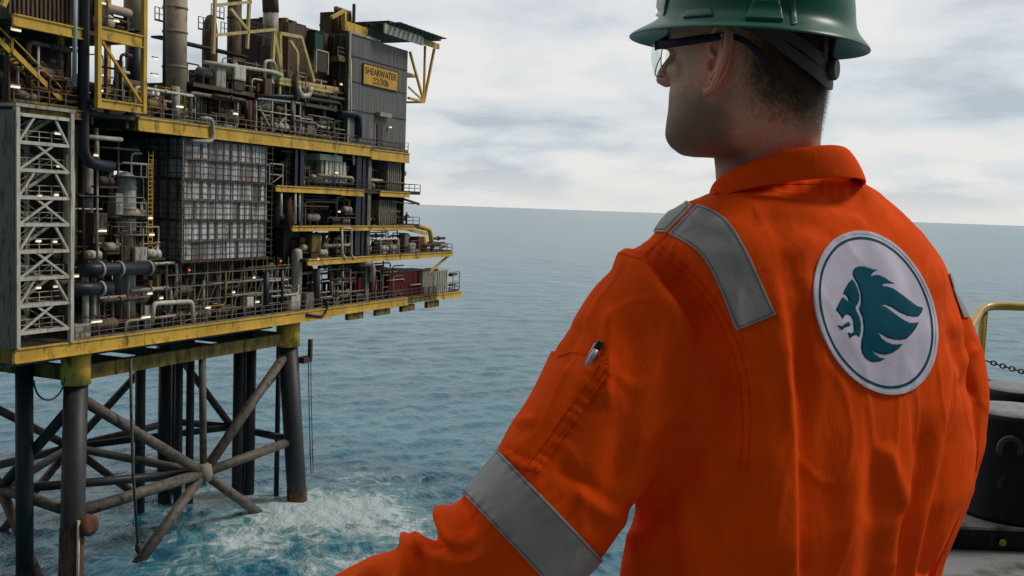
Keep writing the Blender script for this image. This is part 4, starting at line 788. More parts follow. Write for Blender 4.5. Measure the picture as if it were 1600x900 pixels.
def vnormals(V, Q):
    a = np.cross(V[Q[:, 2]]-V[Q[:, 0]], V[Q[:, 3]]-V[Q[:, 1]]); n = len(V)
    Nn = np.stack([sum(np.bincount(Q[:, j], a[:, k], n) for j in range(4)) for k in range(3)], 1); L = np.linalg.norm(Nn, axis=1); L[L == 0] = 1; return Nn/L[:, None]
def pxy(V):
    d = V-CAM; z = d@fw; return 800+F*(d@rt)/z, 450-F*(d@up)/z, z
def segdist(x, y, P):
    """distance to a polyline, side (+ left of travel in the picture), and how far along (0..1)"""
    best = np.full(len(x), 1e9); side = np.zeros(len(x)); al = np.zeros(len(x)); P = np.array(P, float); L = np.r_[0, np.cumsum(np.hypot(*np.diff(P, axis=0).T))]
    for i in range(len(P)-1):
        a = P[i]; d = P[i+1]-a; ll = d@d; t = np.clip(((x-a[0])*d[0]+(y-a[1])*d[1])/ll, 0, 1); ex = x-a[0]-t*d[0]; ey = y-a[1]-t*d[1]; D = np.hypot(ex, ey)
        m = D < best; best[m] = D[m]; side[m] = np.sign((ex*d[1]-ey*d[0]))[m]; al[m] = ((L[i]+t*sqrt(ll))/L[-1])[m]
    return best, side, al
def spl(P, k=8):
    P = [np.array(p, float) for p in P]; out = []
    for i in range(len(P)-1):
        p0 = P[max(i-1, 0)]; p1 = P[i]; p2 = P[i+1]; p3 = P[min(i+2, len(P)-1)]
        for j in range(k): t = j/k; out.append(0.5*((2*p1)+(-p0+p2)*t+(2*p0-5*p1+4*p2-p3)*t*t+(-p0+3*p1-3*p2+p3)*t**3))
    out.append(P[-1]); return out
def polysd(x, y, P):
    P = np.array(P, float); n = len(P); ins = np.zeros(len(x), bool); best = np.full(len(x), 1e9)
    for i in range(n):
        a = P[i]; b = P[(i+1) % n]; d = b-a; t = np.clip(((x-a[0])*d[0]+(y-a[1])*d[1])/(d@d), 0, 1); best = np.minimum(best, np.hypot(x-a[0]-t*d[0], y-a[1]-t*d[1]))
        c = ((a[1] > y) != (b[1] > y)); xx = a[0]+(y-a[1])*d[0]/(d[1] if abs(d[1]) > 1e-9 else 1e-9); ins ^= c & (x < xx)
    return np.where(ins, best, -best)
def refine(V, Q, Nn, keepf, k):
    for _ in range(k):
        n = len(V); E = np.concatenate([Q[:, [0, 1]], Q[:, [1, 2]], Q[:, [2, 3]], Q[:, [3, 0]]]); Es = np.sort(E, 1); U_, inv = np.unique(Es, axis=0, return_inverse=True); inv = inv.ravel(); m = len(Q); e = [inv[i*m:(i+1)*m]+n for i in range(4)]; c = np.arange(m)+n+len(U_)
        V = np.concatenate([V, V[U_].mean(1), V[Q].mean(1)]); Nn = np.concatenate([Nn, Nn[U_].mean(1), Nn[Q].mean(1)])
        Q = np.concatenate([np.stack([Q[:, 0], e[0], c, e[3]], 1), np.stack([e[0], Q[:, 1], e[1], c], 1), np.stack([c, e[1], Q[:, 2], e[2]], 1), np.stack([e[3], c, e[2], Q[:, 3]], 1)])
    return V, Q, Nn
def clipf(V, Q, Nn, fn, off, keep, k=2, margin=12):
    """cut the region fn(x, y) > 0 out of the surface after refining it there"""
    X, Y, _z = pxy(V); f = fn(X, Y); m = ((f > -margin)[Q].any(1)) & keep[Q].all(1)
    if not m.any(): return [], []
    Q1 = Q[m]; ids, q = np.unique(Q1, return_inverse=True); V1, Q1, N1 = refine(V[ids], q.reshape(-1, 4), Nn[ids], None, k); X, Y, _z = pxy(V1)
    return clip(V1, Q1, N1, fn(X, Y), off)
def clip(V, Q, Nn, f, off, keep=None):
    """the piece of the surface where f > 0, lifted by off"""
    T3 = np.concatenate([Q[:, [0, 1, 2]], Q[:, [0, 2, 3]]])
    if keep is not None: T3 = T3[keep[T3].all(1)]
    s = f > 0; c = s[T3].sum(1); T3 = T3[c > 0]; Vn = V+Nn*off
    vs = []; idx = {}; fs = []
    def vid(i):
        k = ('v', i)
        if k not in idx: idx[k] = len(vs); vs.append(Vn[i])
        return idx[k]
    def eid(i, j):
        k = (min(i, j), max(i, j))
        if k not in idx: t = f[i]/(f[i]-f[j]); idx[k] = len(vs); vs.append(Vn[i]*(1-t)+Vn[j]*t)
        return idx[k]
    for tr in T3.tolist():
        ins = [s[i] for i in tr]; k = sum(ins)
        if k == 3: fs.append([vid(i) for i in tr]); continue
        r = []
        for a in range(3):
            i, j = tr[a], tr[(a+1) % 3]
            if s[i]: r.append(vid(i))
            if s[i] != s[j]: r.append(eid(i, j))
        fs.append(r[:3]);
        if len(r) == 4: fs.append([r[0], r[2], r[3]])
    return np.array(vs), np.array(fs)

# --- coverall: lofted torso and sleeves, fused, then folded
rows = [ # y, left, right, depth, half thickness
    (276, 1162, 1342, 1.325, .066), (290, 1136, 1358, 1.33, .076), (304, 1118, 1378, 1.34, .084), (322, 1075, 1406, 1.345, .095), (350, 1035, 1440, 1.35, .112), (390, 1012, 1468, 1.355, .126), (440, 1008, 1490, 1.36, .136), (500, 1012, 1503, 1.36, .142),
    (560, 1010, 1512, 1.365, .143), (640, 1003, 1520, 1.37, .140), (700, 996, 1519, 1.37, .137), (770, 985, 1511, 1.37, .134), (840, 970, 1482, 1.37, .132), (900, 962, 1452, 1.37, .132), (960, 960, 1436, 1.37, .135), (1100, 955, 1450, 1.37, .14)]
rings = []
for (y, xl, xr, dc, B) in rows:
    c = W((xl+xr)/2, y, dc); A = 0.2
    for _ in range(6):
        r = np.array([tuple(p) for p in selip(c, A, B, sB, fB, 2.35)]); xs = pxy(r)[0]; A *= 1+((xr-xl)-(xs.max()-xs.min()))/(xr-xl)*0.9; c = c+Vector(rt)*((xl+xr)/2-(xs.max()+xs.min())/2)/F*dc
    rings.append(selip(c, A, B, sB, fB, 2.35))
tor = loft(rings); lowest = sum(rings[-1], Vector())/len(rings[-1])
def sleeve(pts, k=5, n=28):
    """pts: (x, y, radius in px, depth)"""
    S = spl([p for p in pts], k); C = [W(p[0], p[1], p[3]) for p in S]; R = [p[2]/F*p[3] for p in S]; b = MB(); b.tube(C, R, n); return b
armL = sleeve([(1120, 412, 66, 1.29), (1062, 455, 95, 1.265), (1018, 520, 112, 1.24), (972, 600, 112, 1.22), (918, 690, 108, 1.20), (858, 785, 114, 1.19), (796, 846, 109, 1.19), (735, 896, 96, 1.20), (660, 944, 92, 1.22), (570, 985, 100, 1.25), (450, 1040, 84, 1.30), (330, 1100, 62, 1.36), (280, 1120, 48, 1.38)])
armR = sleeve([(1380, 420, 50, 1.45), (1425, 465, 58, 1.49), (1462, 535, 62, 1.50), (1477, 600, 61, 1.50), (1474, 660, 62, 1.51), (1456, 740, 60, 1.54), (1420, 860, 55, 1.62), (1380, 960, 50, 1.70)])
allb = MB()
for m_ in (tor, armL, armR): allb._add(m_.v, m_.f)
V, Q = remesh(allb, 0.0038)
V = vsmooth(V, Q, 10)
x, y, z = pxy(V)
# fill the drape between the sleeve and the back
V = vsmooth(V, Q, 130, 0.6, np.exp(-(np.hypot((x-1095)/75, (y-640)/190))**2*1.1)*(y < 830))
x, y, z = pxy(V)
Nn = vnormals(V, Q); cdir = (CAM-V); cdir /= np.linalg.norm(cdir, axis=1)[:, None]; facing = np.clip((Nn*cdir).sum(1)*3+0.6, 0, 1)
H = np.zeros(len(V))
def fold(P, A, wl, wr=None, t0=0.15, t1=0.15, far=False):
    """a ridge (or with A < 0 a furrow) along P; wl, wr = fall-off on its left and right"""
    global H
    wr = wr or wl; D, s, al = segdist(x, y, spl(P, 6)); w_ = np.where(s >= 0, wl, wr)
    tp_ = np.clip(al/max(t0, 1e-3), 0, 1)*np.clip((1-al)/max(t1, 1e-3), 0, 1) if (t0 or t1) else 1
    H += 1.3*A*np.exp(-(D/w_)**2)*tp_*(1 if far else facing)
# travelling down the picture, left of travel = picture right
fold([(1212, 425), (1224, 520), (1232, 640), (1236, 760), (1236, 940)], 0.0105, 5, 60, 0.25, 0.0)
fold([(1246, 470), (1252, 600), (1254, 760), (1254, 940)], -0.006, 26, 10, 0.25, 0.0)
fold([(1255, 425), (1262, 500), (1268, 600)], 0.004, 22, 10)
fold([(1050, 372), (1105, 440), (1148, 520), (1168, 610), (1168, 700), (1160, 780)], 0.006, 30, 4, 0.05, 0.4)
fold([(1030, 392), (1082, 455), (1120, 540), (1138, 620), (1140, 700), (1130, 780)], -0.013, 14, 26, 0.1, 0.4)
fold([(938, 398), (965, 392), (1005, 412), (1055, 465), (1090, 530), (1102, 600)], 0.0085, 9, 28, 0.1, 0.4)
fold([(1000, 392), (1040, 420), (1085, 480), (1112, 545)], -0.0105, 10, 16, 0.2, 0.3)
fold([(956, 470), (953, 540), (950, 640)], 0.0045, 6, 12)
fold([(812, 668), (826, 660), (842, 664)], 0.004, 6, 8)
fold([(790, 700), (812, 712), (838, 722)], -0.004, 7, 7)
fold([(1108, 470), (1090, 560), (1092, 640)], -0.004, 14, 14)
fold([(1070, 640), (1100, 700), (1110, 790)], 0.004, 12, 16)
fold([(900, 760), (950, 800), (990, 815)], 0.0035, 12, 14)
fold([(870, 720), (930, 770), (975, 790)], -0.0035, 12, 14)
fold([(1180, 560), (1190, 700), (1186, 900)], 0.003, 22, 20)
fold([(1150, 700), (1170, 800), (1172, 930)], -0.004, 20, 18)
fold([(985, 480), (990, 600), (968, 700), (955, 800)], -0.004, 22, 20)
fold([(1085, 560), (1058, 632), (1010, 680), (975, 740)], 0.0045, 12, 14, 0.3, 0.3)
fold([(1120, 660), (1070, 740), (1010, 800), (985, 832)], -0.008, 26, 20, 0.3, 0.1)
fold([(1075, 700), (1020, 735), (985, 790)], 0.004, 12, 14)
fold([(985, 828), (996, 860), (1004, 940)], 0.006, 8, 10, 0.1, 0.0)
fold([(1045, 735), (1066, 780), (1086, 850), (1094, 940)], 0.006, 12, 16, 0.3, 0.0)
fold([(1020, 760), (1040, 830), (1046, 940)], -0.006, 16, 14, 0.3, 0)
fold([(1120, 800), (1130, 870), (1132, 940)], -0.004, 30, 22, 0.4, 0)
fold([(1484, 540), (1472, 640), (1448, 760), (1425, 860), (1415, 940)], 0.0085, 8, 16, 0.25, 0.0)
fold([(1496, 640), (1482, 720), (1462, 800), (1440, 900)], -0.0075, 10, 12, 0.2, 0.0)
fold([(1532, 640), (1512, 730), (1485, 810), (1458, 880), (1445, 940)], 0.0075, 7, 12, 0.2, 0.0)
fold([(1410, 590), (1416, 690), (1412, 760), (1394, 830), (1382, 940)], 0.0075, 7, 24, 0.3, 0.0)
fold([(1440, 640), (1436, 730), (1416, 820), (1402, 930)], -0.007, 12, 12, 0.2, 0.0)
fold([(1378, 690), (1398, 760), (1404, 800)], 0.004, 10, 12)
fold([(1330, 640), (1334, 760), (1322, 930)], 0.004, 20, 26, 0.3, 0.0)
fold([(1360, 650), (1366, 780), (1352, 930)], -0.0045, 16, 20, 0.3, 0.0)
fold([(1290, 600), (1294, 760), (1290, 930)], -0.003, 22, 24, 0.3, 0.0)
fold([(1476, 440), (1490, 520), (1510, 590), (1528, 640)], -0.007, 8, 12, 0.2, 0.2)
fold([(1462, 400), (1480, 470), (1498, 530)], 0.005, 8, 14)
fold([(1500, 600), (1512, 560), (1530, 540)], 0.004, 8, 8)
fold([(1130, 322), (1200, 318), (1290, 332), (1350, 360)], 0.0028, 14, 20)
fold([(1150, 350), (1230, 345), (1300, 372)], -0.0022, 12, 16)
fold([(1215, 395), (1250, 380), (1300, 372)], 0.0022, 14, 18)
fold([(1340, 320), (1390, 345), (1440, 400), (1465, 470)], 0.003, 16, 20)
fold([(1195, 330), (1230, 410), (1240, 470)], -0.003, 18, 20)
# elbow creases
fold([(692, 775), (694, 812), (712, 846), (742, 856)], 0.012, 12, 12, 0.0, 0.3, True)
fold([(712, 770), (722, 810), (742, 838)], -0.010, 12, 12, 0.1, 0.3)
fold([(655, 838), (676, 862), (712, 876), (750, 872), (768, 846)], 0.0095, 9, 12, 0.0, 0.35, True)
fold([(660, 800), (672, 835), (700, 862)], -0.015, 12, 14, 0.0, 0.3, True)
fold([(622, 834), (638, 848), (642, 880), (640, 940)], 0.012, 7, 12, 0.0, 0.2, True)
fold([(654, 856), (664, 900), (662, 940)], -0.008, 10, 10, 0.1, 0.1)
fold([(600, 880), (560, 912), (520, 950)], 0.005, 10, 12, 0.2, 0)
fold([(930, 560), (905, 620), (872, 680)], 0.003, 14, 14)
fold([(905, 500), (892, 545), (884, 580)], -0.004, 14, 12, 0.2, 0.2, True)
# puckers along the stitched seams
for P in ([(1025, 385), (1075, 427), (1124, 490), (1156, 570), (1166, 650), (1161, 740)], [(950, 575), (893, 655), (838, 732)], [(1086, 322), (1040, 368), (1006, 400)], [(936, 402), (952, 394), (972, 396), (1000, 404)], [(880, 553), (905, 546), (957, 563)], [(937, 866), (860, 785), (784, 705)], [(868, 922), (795, 843), (722, 768)], [(1112, 303), (1160, 292), (1230, 286), (1300, 288), (1346, 292)]):
    D, s, al = segdist(x, y, spl(P, 6)); L_ = sum(np.hypot(b[0]-a[0], b[1]-a[1]) for a, b in zip(P[:-1], P[1:])); ph = al*L_
    H += (0.0011*np.sin(ph*0.33+1.5*np.sin(ph*0.07))+0.0009*np.sin(ph*0.17+2*np.sin(ph*0.05)))*np.exp(-(D/15)**2)*facing
# broad, then fine irregular creasing
tq = V-np.array([0.4, 1.37, EYE]); nz = np.array([noise.noise(Vector((p[0]*9, p[1]*9, p[2]*5)))*0.0048+noise.noise(Vector((p[0]*24+7, p[1]*24, p[2]*13)))*0.0022+max(0, 1-abs(noise.noise(Vector((p[0]*15+3, p[1]*15, p[2]*8))))*9)*0.0016 for p in tq.tolist()])
H += nz
V = V+Nn*H[:, None]; V = vsmooth(V, Q, 2, 0.4); Nn = vnormals(V, Q); x, y, z = pxy(V)
cdir = (CAM-V); cdir /= np.linalg.norm(cdir, axis=1)[:, None]; fac = (Nn*cdir).sum(1)
def fabric(name, col, rough=0.85, twill=1.0, freq=330, bumpn=0.14, sheen=0.15, wr=0.38):
    m = bpy.data.materials.new(name); m.use_nodes = True; t = m.node_tree; n = t.nodes; l = t.links; b = n['Principled BSDF']
    b.inputs['Roughness'].default_value = rough; b.inputs['Specular IOR Level'].default_value = 0.06; b.inputs['Sheen Weight'].default_value = sheen; b.inputs['Sheen Tint'].default_value = (*[min(1, c*1.2+0.05) for c in col], 1)
    g = n.new('ShaderNodeNewGeometry'); a = n.new('ShaderNodeTexNoise'); a.inputs['Scale'].default_value = 14; a.inputs['Detail'].default_value = 6; l.new(g.outputs['Position'], a.inputs[0])
    r = n.new('ShaderNodeMapRange'); r.inputs['To Min'].default_value = 0.86; r.inputs['To Max'].default_value = 1.12; r.inputs['From Min'].default_value = 0.3; r.inputs['From Max'].default_value = 0.7; l.new(a.outputs[0], r.inputs[0])
    mu = n.new('ShaderNodeMixRGB'); mu.blend_type = 'MULTIPLY'; mu.inputs[0].default_value = 1; mu.inputs[1].default_value = (*col, 1); l.new(r.outputs[0], mu.inputs[2]); l.new(mu.outputs[0], b.inputs['Base Color'])
    dt = n.new('ShaderNodeVectorMath'); dt.operation = 'DOT_PRODUCT'; dt.inputs[1].default_value = (sB[0], sB[1], 0.12); l.new(g.outputs['Position'], dt.inputs[0])
    mm = n.new('ShaderNodeMath'); mm.operation = 'MULTIPLY'; mm.inputs[1].default_value = freq*2*pi/1.0; l.new(dt.outputs['Value'], mm.inputs[0])
    sn = n.new('ShaderNodeMath'); sn.operation = 'SINE'; l.new(mm.outputs[0], sn.inputs[0])
    w_ = n.new('ShaderNodeTexNoise'); w_.inputs['Scale'].default_value = 160; w_.inputs['Detail'].default_value = 3; l.new(g.outputs['Position'], w_.inputs[0])
    ad = n.new('ShaderNodeMath'); ad.operation = 'MULTIPLY_ADD'; ad.inputs[1].default_value = 0.25*twill; l.new(sn.outputs[0], ad.inputs[0]); l.new(w_.outputs[0], ad.inputs[2])
    bp = n.new('ShaderNodeBump'); bp.inputs['Strength'].default_value = bumpn; bp.inputs['Distance'].default_value = 0.0012; l.new(ad.outputs[0], bp.inputs['Height'])
    cw = n.new('ShaderNodeTexNoise'); cw.inputs['Scale'].default_value = 32; cw.inputs['Detail'].default_value = 4; cw.inputs['Distortion'].default_value = 1.2; cm = n.new('ShaderNodeMapping'); cm.inputs['Scale'].default_value = (1, 1, 0.45); cm.inputs['Rotation'].default_value = (0.5, 0.2, 0); l.new(g.outputs['Position'], cm.inputs[0]); l.new(cm.outputs[0], cw.inputs[0])
    b2 = n.new('ShaderNodeBump'); b2.inputs['Strength'].default_value = wr; b2.inputs['Distance'].default_value = 0.004; l.new(cw.outputs[0], b2.inputs['Height']); l.new(bp.outputs[0], b2.inputs['Normal']); l.new(b2.outputs[0], b.inputs['Normal'])
    return m
orange = fabric('orange_coverall_cloth', (0.88, 0.086, 0.004), twill=0.45, freq=230, bumpn=0.16, sheen=0.0)
orange_d = fabric('orange_seam_cloth', (0.82, 0.072, 0.004), freq=230, sheen=0.0)
silver = fabric('grey_reflective_tape', (0.35, 0.355, 0.345), 0.5, 0.2, 500, 0.12, 0.0)
patchw = fabric('white_patch_cloth', (0.66, 0.62, 0.74), 0.8, 0.6, 450, 0.3, 0.05, 0.1)
patche = fabric('white_patch_edging', (0.66, 0.65, 0.72), 0.8, 1.0, 700, 0.5, 0.05)
teal = fabric('teal_print', (0.004, 0.085, 0.135), 0.7, 0.5, 450, 0.2, 0.0, 0.1)
BO = Vector((float(lowest[0]), float(lowest[1]), DZ))
person = None   # made with the head below
def surf(name, Vs, Fs, m, parent, th=0.0008):
    o = npmesh(name, np.array(Vs)-np.array(BO), Fs, m, parent)
    if th:
        s = o.modifiers.new('thickness', 'SOLIDIFY'); s.thickness = th; s.offset = -1
    return o
# --- head, neck, hands as one skin
HO = W(1157, 241, 1.25)
def hp(f, s, z): return HO+fH*f+sH*s+Vector((0, 0, z))
HS = 1.03
hr = [(-.004, .050, .010, .03, .012), (0.0, .050, .026, .05, .024), (.008, .040, .048, .06, .043), (.02, .030, .063, .066, .0555), (.035, .020, .072, .072, .0625), (.05, .010, .079, .080, .0655), (.065, 0, .0905, .085, .066), (.08, 0, .088, .092, .069),
      (.10, 0, .084, .091, .0715), (.118, 0, .079, .094, .0725), (.132, 0, .093, .096, .074), (.16, 0, .094, .096, .076), (.19, 0, .08, .095, .07), (.215, 0, .055, .07, .05), (.23, 0, .02, .03, .02)]
sk = MB(); rg_ = []
for (zz, f0, Ff, Bb, Ww) in hr: rg_.append(selip(hp(f0*HS, 0, zz*HS), Ww*HS, Ff*HS, sH, fH, 2.15, Bb*HS, 48))
sk._add(*(lambda b: (b.v, b.f))(loft(rg_)))
def addt(pts, r, n=14): sk.tube(pts, r, n)
addt([hp(.083, 0, .132), hp(.094, 0, .119), hp(.106, 0, .102), hp(.108, 0, .094), hp(.098, 0, .086)], [.006, .0085, .0105, .0115, .006])
for s_ in (-1, 1):
    addt([hp(.090, s_*.011, .100), hp(.098, s_*.0105, .092), hp(.090, s_*.009, .087)], [.004, .0068, .004])
    addt([hp(.090, s_*.05, .132), hp(.098, s_*.022, .136), hp(.096, 0, .134)], [.006, .008, .007])
    addt([hp(.055, s_*.052, .096), hp(.076, s_*.034, .099), hp(.083, s_*.02, .102)], [.012, .013, .008])
addt([hp(.088, -.018, .051), hp(.094, 0, .0535), hp(.088, .018, .051)], [.003, .0055, .003]); addt([hp(.086, -.016, .044), hp(.0925, 0, .044), hp(.086, .016, .044)], [.003, .006, .003])
addt([hp(.070, 0, .012), hp(.082, 0, .014)], [.016, .013])
nk = []
for (py_, cx_, rx_, ry_, dd) in ((130, 1206, .064, .066, 1.25), (180, 1202, .0635, .061, 1.26), (215, 1198, .065, .059, 1.275), (245, 1198, .066, .059, 1.29), (290, 1202, .067, .062, 1.315), (330, 1215, .07, .07, 1.34), (370, 1225, .08, .07, 1.38), (420, 1235, .09, .06, 1.40), (600, 1250, .09, .06, 1.40)):
    nk.append(selip(W(cx_, py_, dd), ry_, rx_, sH, fH, 2.1, None, 36))
sk._add(*(lambda b: (b.v, b.f))(loft(nk)))
# inner arm and a bare hand on the far side of the left cuff
hc = [W(1080, 440, 1.27), W(960, 620, 1.22), W(850, 790, 1.19), W(740, 890, 1.20), W(560, 985, 1.25), W(330, 1100, 1.36), W(240, 1145, 1.40)]
addt(hc[2:], [.045, .042, .038, .028, .026]); hd = (hc[-1]-hc[-2]).normalized(); hs_ = hd.cross(Vector((0, 0, 1))).normalized(); hu = hs_.cross(hd)
wr = hc[-1]; pm = wr+hd*.05
addt([wr, pm-hs_*.018, wr+hd*.085-hs_*.027], [.024, .017, .012]); addt([wr, pm, wr+hd*.088], [.024, .018, .013]); addt([wr, pm+hs_*.018, wr+hd*.082+hs_*.027], [.024, .017, .012])
for q, L_ in ((-.031, .072), (-.0105, .082), (.0105, .076), (.031, .060)):
    a = wr+hd*.085+hs_*q; addt([a-hd*.02, a, a+hd*L_*.42-hu*.006, a+hd*L_*.68-hu*.026, a+hd*L_*.72-hu*.044], [.0095, .0095, .0085, .0078, .006], 10)
addt([wr+hd*.02-hs_*.02, wr+hd*.05-hs_*.045-hu*.01, wr+hd*.078-hs_*.055-hu*.02, wr+hd*.098-hs_*.056-hu*.03], [.014, .011, .0095, .007], 10)
# ears
def ear(sg):
    out = sH*sg; e0 = hp(.007, sg*.0775, .103)
    bx = (-fH*1.0+out*0.60).normalized(); no = (out*1.0+fH*0.60).normalized()
    E = lambda b, zz, o=0: e0+bx*(b*.00112)+Vector((0, 0, zz*.00112))+no*(o*.0012)-fH*(zz*.00012)
    hx = spl([(2, 2, 2), (-6, 8, 3), (-8, 18, 4), (-3, 30, 5), (8, 36, 6), (19, 31, 7), (24, 18, 7.5), (23, 2, 7), (18, -13, 6), (11, -25, 5), (3, -33, 4), (-4, -33, 3), (-7, -24, 2)], 4)
    addt([E(*p) for p in hx], [3.1e-3]*8+[3.7e-3]*(len(hx)-22)+[4.2e-3]*5+[5.2e-3]*7+[3.8e-3]*2, 10) if len(hx) > 24 else None
    ah = spl([(4, 24, 2), (11, 24, 3), (15, 12, 5), (14, -3, 5), (8, -14, 4), (1, -20, 3)], 3); addt([E(*p) for p in ah], 3.2e-3, 8)
    addt([E(-8, 2, 2), E(-6, -4, 4), E(-7, -10, 3)], [2.5e-3, 4e-3, 3e-3], 8)
    shl = [(-8, 30), (6, 36), (19, 30), (23, 16), (22, 0), (16, -16), (8, -28), (-2, -34), (-8, -28), (-9, -10), (-9, 10)]
    b = MB(); n_ = len(shl); b._add([E(p, q, -5) for p, q in shl]+[E(p, q, -1.4) for p, q in shl], [tuple(range(n_-1, -1, -1)), tuple(range(n_, 2*n_))]+[(i, (i+1) % n_, (i+1) % n_+n_, i+n_) for i in range(n_)]); sk._add(b.v, b.f)
    addt([E(2, -28, 1), E(-3, -28, 1)], [5.5e-3, 4.5e-3], 10)
ear(-1); ear(1)
V2, Q2 = remesh(sk, 0.0019)
xe, ye, ze = pxy(V2); earm = np.exp(-(np.hypot((xe-1117)/27, (ye-108)/52))**4)
V2 = vsmooth(V2, Q2, 30, 0.5, 1-0.95*earm); N2 = vnormals(V2, Q2)
rel = V2-np.array(HO); hf = rel@np.array(fH); hs2 = rel@np.array(sH); hz_ = rel[:, 2]
pores = np.array([noise.noise(Vector(p)*260)*0.00022+noise.noise(Vector(p)*60)*0.0006 for p in rel.tolist()]); V2 = V2+N2*pores[:, None]
skinm = bpy.data.materials.new('skin'); skinm.use_nodes = True; nt_ = skinm.node_tree; bs = nt_.nodes['Principled BSDF']; at = nt_.nodes.new('ShaderNodeVertexColor'); at.layer_name = 'pigment'
no_ = nt_.nodes.new('ShaderNodeTexNoise'); no_.inputs['Scale'].default_value = 420; no_.inputs['Detail'].default_value = 4; gg = nt_.nodes.new('ShaderNodeNewGeometry'); nt_.links.new(gg.outputs['Position'], no_.inputs[0])
mr = nt_.nodes.new('ShaderNodeMapRange'); mr.inputs['From Min'].default_value = 0.3; mr.inputs['From Max'].default_value = 0.7; mr.inputs['To Min'].default_value = 0.82; mr.inputs['To Max'].default_value = 1.12; nt_.links.new(no_.outputs[0], mr.inputs[0])
mu_ = nt_.nodes.new('ShaderNodeMixRGB'); mu_.blend_type = 'MULTIPLY'; mu_.inputs[0].default_value = 1; nt_.links.new(at.outputs[0], mu_.inputs[1]); nt_.links.new(mr.outputs[0], mu_.inputs[2]); nt_.links.new(mu_.outputs[0], bs.inputs['Base Color'])
bs.inputs['Roughness'].default_value = 0.5; bs.inputs['Subsurface Weight'].default_value = 0.05; bs.inputs['Subsurface Radius'].default_value = (0.012, 0.004, 0.002); bs.inputs['Subsurface Scale'].default_value = 0.4; bs.inputs['Specular IOR Level'].default_value = 0.35
bpn = nt_.nodes.new('ShaderNodeBump'); bpn.inputs['Strength'].default_value = 0.25; bpn.inputs['Distance'].default_value = 0.0008; nt_.links.new(no_.outputs[0], bpn.inputs['Height']); nt_.links.new(bpn.outputs[0], bs.inputs['Normal'])
person = npmesh('person', V2-np.array(BO), Q2, skinm); person.location = BO
tag(person, 'man in orange coverall and green hard hat seen from behind, facing the platform', 'person')
S_ = lambda a, lo, hi: (lambda t: t*t*(3-2*t))(np.clip((a-lo)/(hi-lo), 0, 1))
basec = np.array([0.60, 0.33, 0.225]); hairc = np.array([0.050, 0.032, 0.021])
jz = np.array([noise.noise(Vector(p)*90) for p in rel.tolist()])*0.005
# short back and sides: hairline runs from in front of the ear down behind it to the nape
hl = S_(-hf+jz, 0.010, 0.060)*S_(hz_+jz-(0.030-0.02*S_(-hf, 0.05, 0.1)), -0.01, 0.065)*(1-earm)
hl = np.maximum(hl, S_(hz_, .145, .155)*0.9)
beard = S_(hf+jz, -0.022, 0.008)*(1-S_(hz_+jz-0.9*np.clip(0.035-hf, 0, 1), .050, .085))*S_(hz_, -0.022, 0.0)*(1-earm)*(np.abs(hs2) < 0.09)
brow = np.exp(-((hz_-.139)/.005)**2)*S_(hf, .075, .085)*(np.abs(hs2) > .012)
cl = basec[None, :]*(1-0.70*beard[:, None]*np.array([.9, .85, .8])); cl = cl*(1-hl[:, None]*0.93)+hairc*hl[:, None]*0.93; cl = cl*(1-brow[:, None])+hairc*brow[:, None]
cl = cl*(1+earm[:, None]*np.array([.30, .02, .0]))
ca = person.data.color_attributes.new('pigment', 'FLOAT_COLOR', 'POINT'); ca.data.foreach_set('color', np.c_[cl, np.ones(len(cl))].ravel())
# eyes
for s_ in (-1, 1):
    o = MB().lathe(tuple(hp(.062, s_*.030, .1185)-BO), [(0.001, -.012), (.007, -.010), (.0115, -.004), (.012, 0), (.0115, .004), (.007, .010), (.001, .012)], 16).build('eye', mat('eye_white', (0.7, 0.68, 0.65), 0.2, var=0.02), person)
# hair strands
hm = mat('short_brown_hair', (0.095, 0.062, 0.040), 0.5, var=0.3, scale=60, stretch=(1, 1, 1))
cand = np.nonzero((hl > 0.12) & (hz_ < 0.185) & (hf < 0.03))[0]; g2 = np.random.default_rng(5); vs = []; fs = []
for i in g2.choice(cand, 52000):
    if g2.random() > hl[i]**1.1: continue
    p = V2[i]-np.array(BO)+g2.normal(0, .0007, 3); nrm = N2[i]; L_ = g2.uniform(.004, .009)*(0.45+0.75*hl[i]); d = nrm*0.45+np.array([0, 0, -0.9])+np.array(fH)*-0.25+g2.normal(0, .22, 3); d /= np.linalg.norm(d); sd_ = np.cross(d, nrm); sd_ /= np.linalg.norm(sd_)+1e-9; sd_ *= .00012
    k = len(vs); vs += [p-sd_, p+sd_, p+d*L_*0.6+nrm*0.0006+sd_*0.6, p+d*L_*0.6+nrm*0.0006-sd_*0.6, p+d*L_]; fs += [(k, k+1, k+2), (k, k+2, k+3), (k+3, k+2, k+4)]
npmesh('hair', vs, fs, hm, person)

# --- coverall objects on the person
cover = npmesh('coverall', V-np.array(BO), Q, orange, person)
bvh = BVHTree.FromPolygons([Vector(p) for p in V.tolist()], Q.tolist())
def lines(L1, L2): pass
def hp_line(a, b): # signed distance to a line in px, + on the left of travel (picture)
    a = np.array(a, float); b = np.array(b, float); d = (b-a)/np.linalg.norm(b-a); return ((x-a[0])*d[1]-(y-a[1])*d[0])
def band_f(X, Y):
    def ln(a, b): a = np.array(a, float); b = np.array(b, float); d = (b-a)/np.linalg.norm(b-a); return (X-a[0])*d[1]-(Y-a[1])*d[0]
    q = ln((937, 870), (780, 705)); r = ln((872, 927), (719, 764)); s0 = 1 if ((820-937)*(705-870)-(815-870)*(780-937)) > 0 else -1
    return np.minimum(np.minimum(s0*q, -s0*r), 955-X)
allk = np.ones(len(V), bool)
tv, tf = clipf(V, Q, Nn, band_f, 0.0028, allk, 1); surf('reflective_band', tv, tf, silver, cover, 0.0018)
near = (z < 1.42)
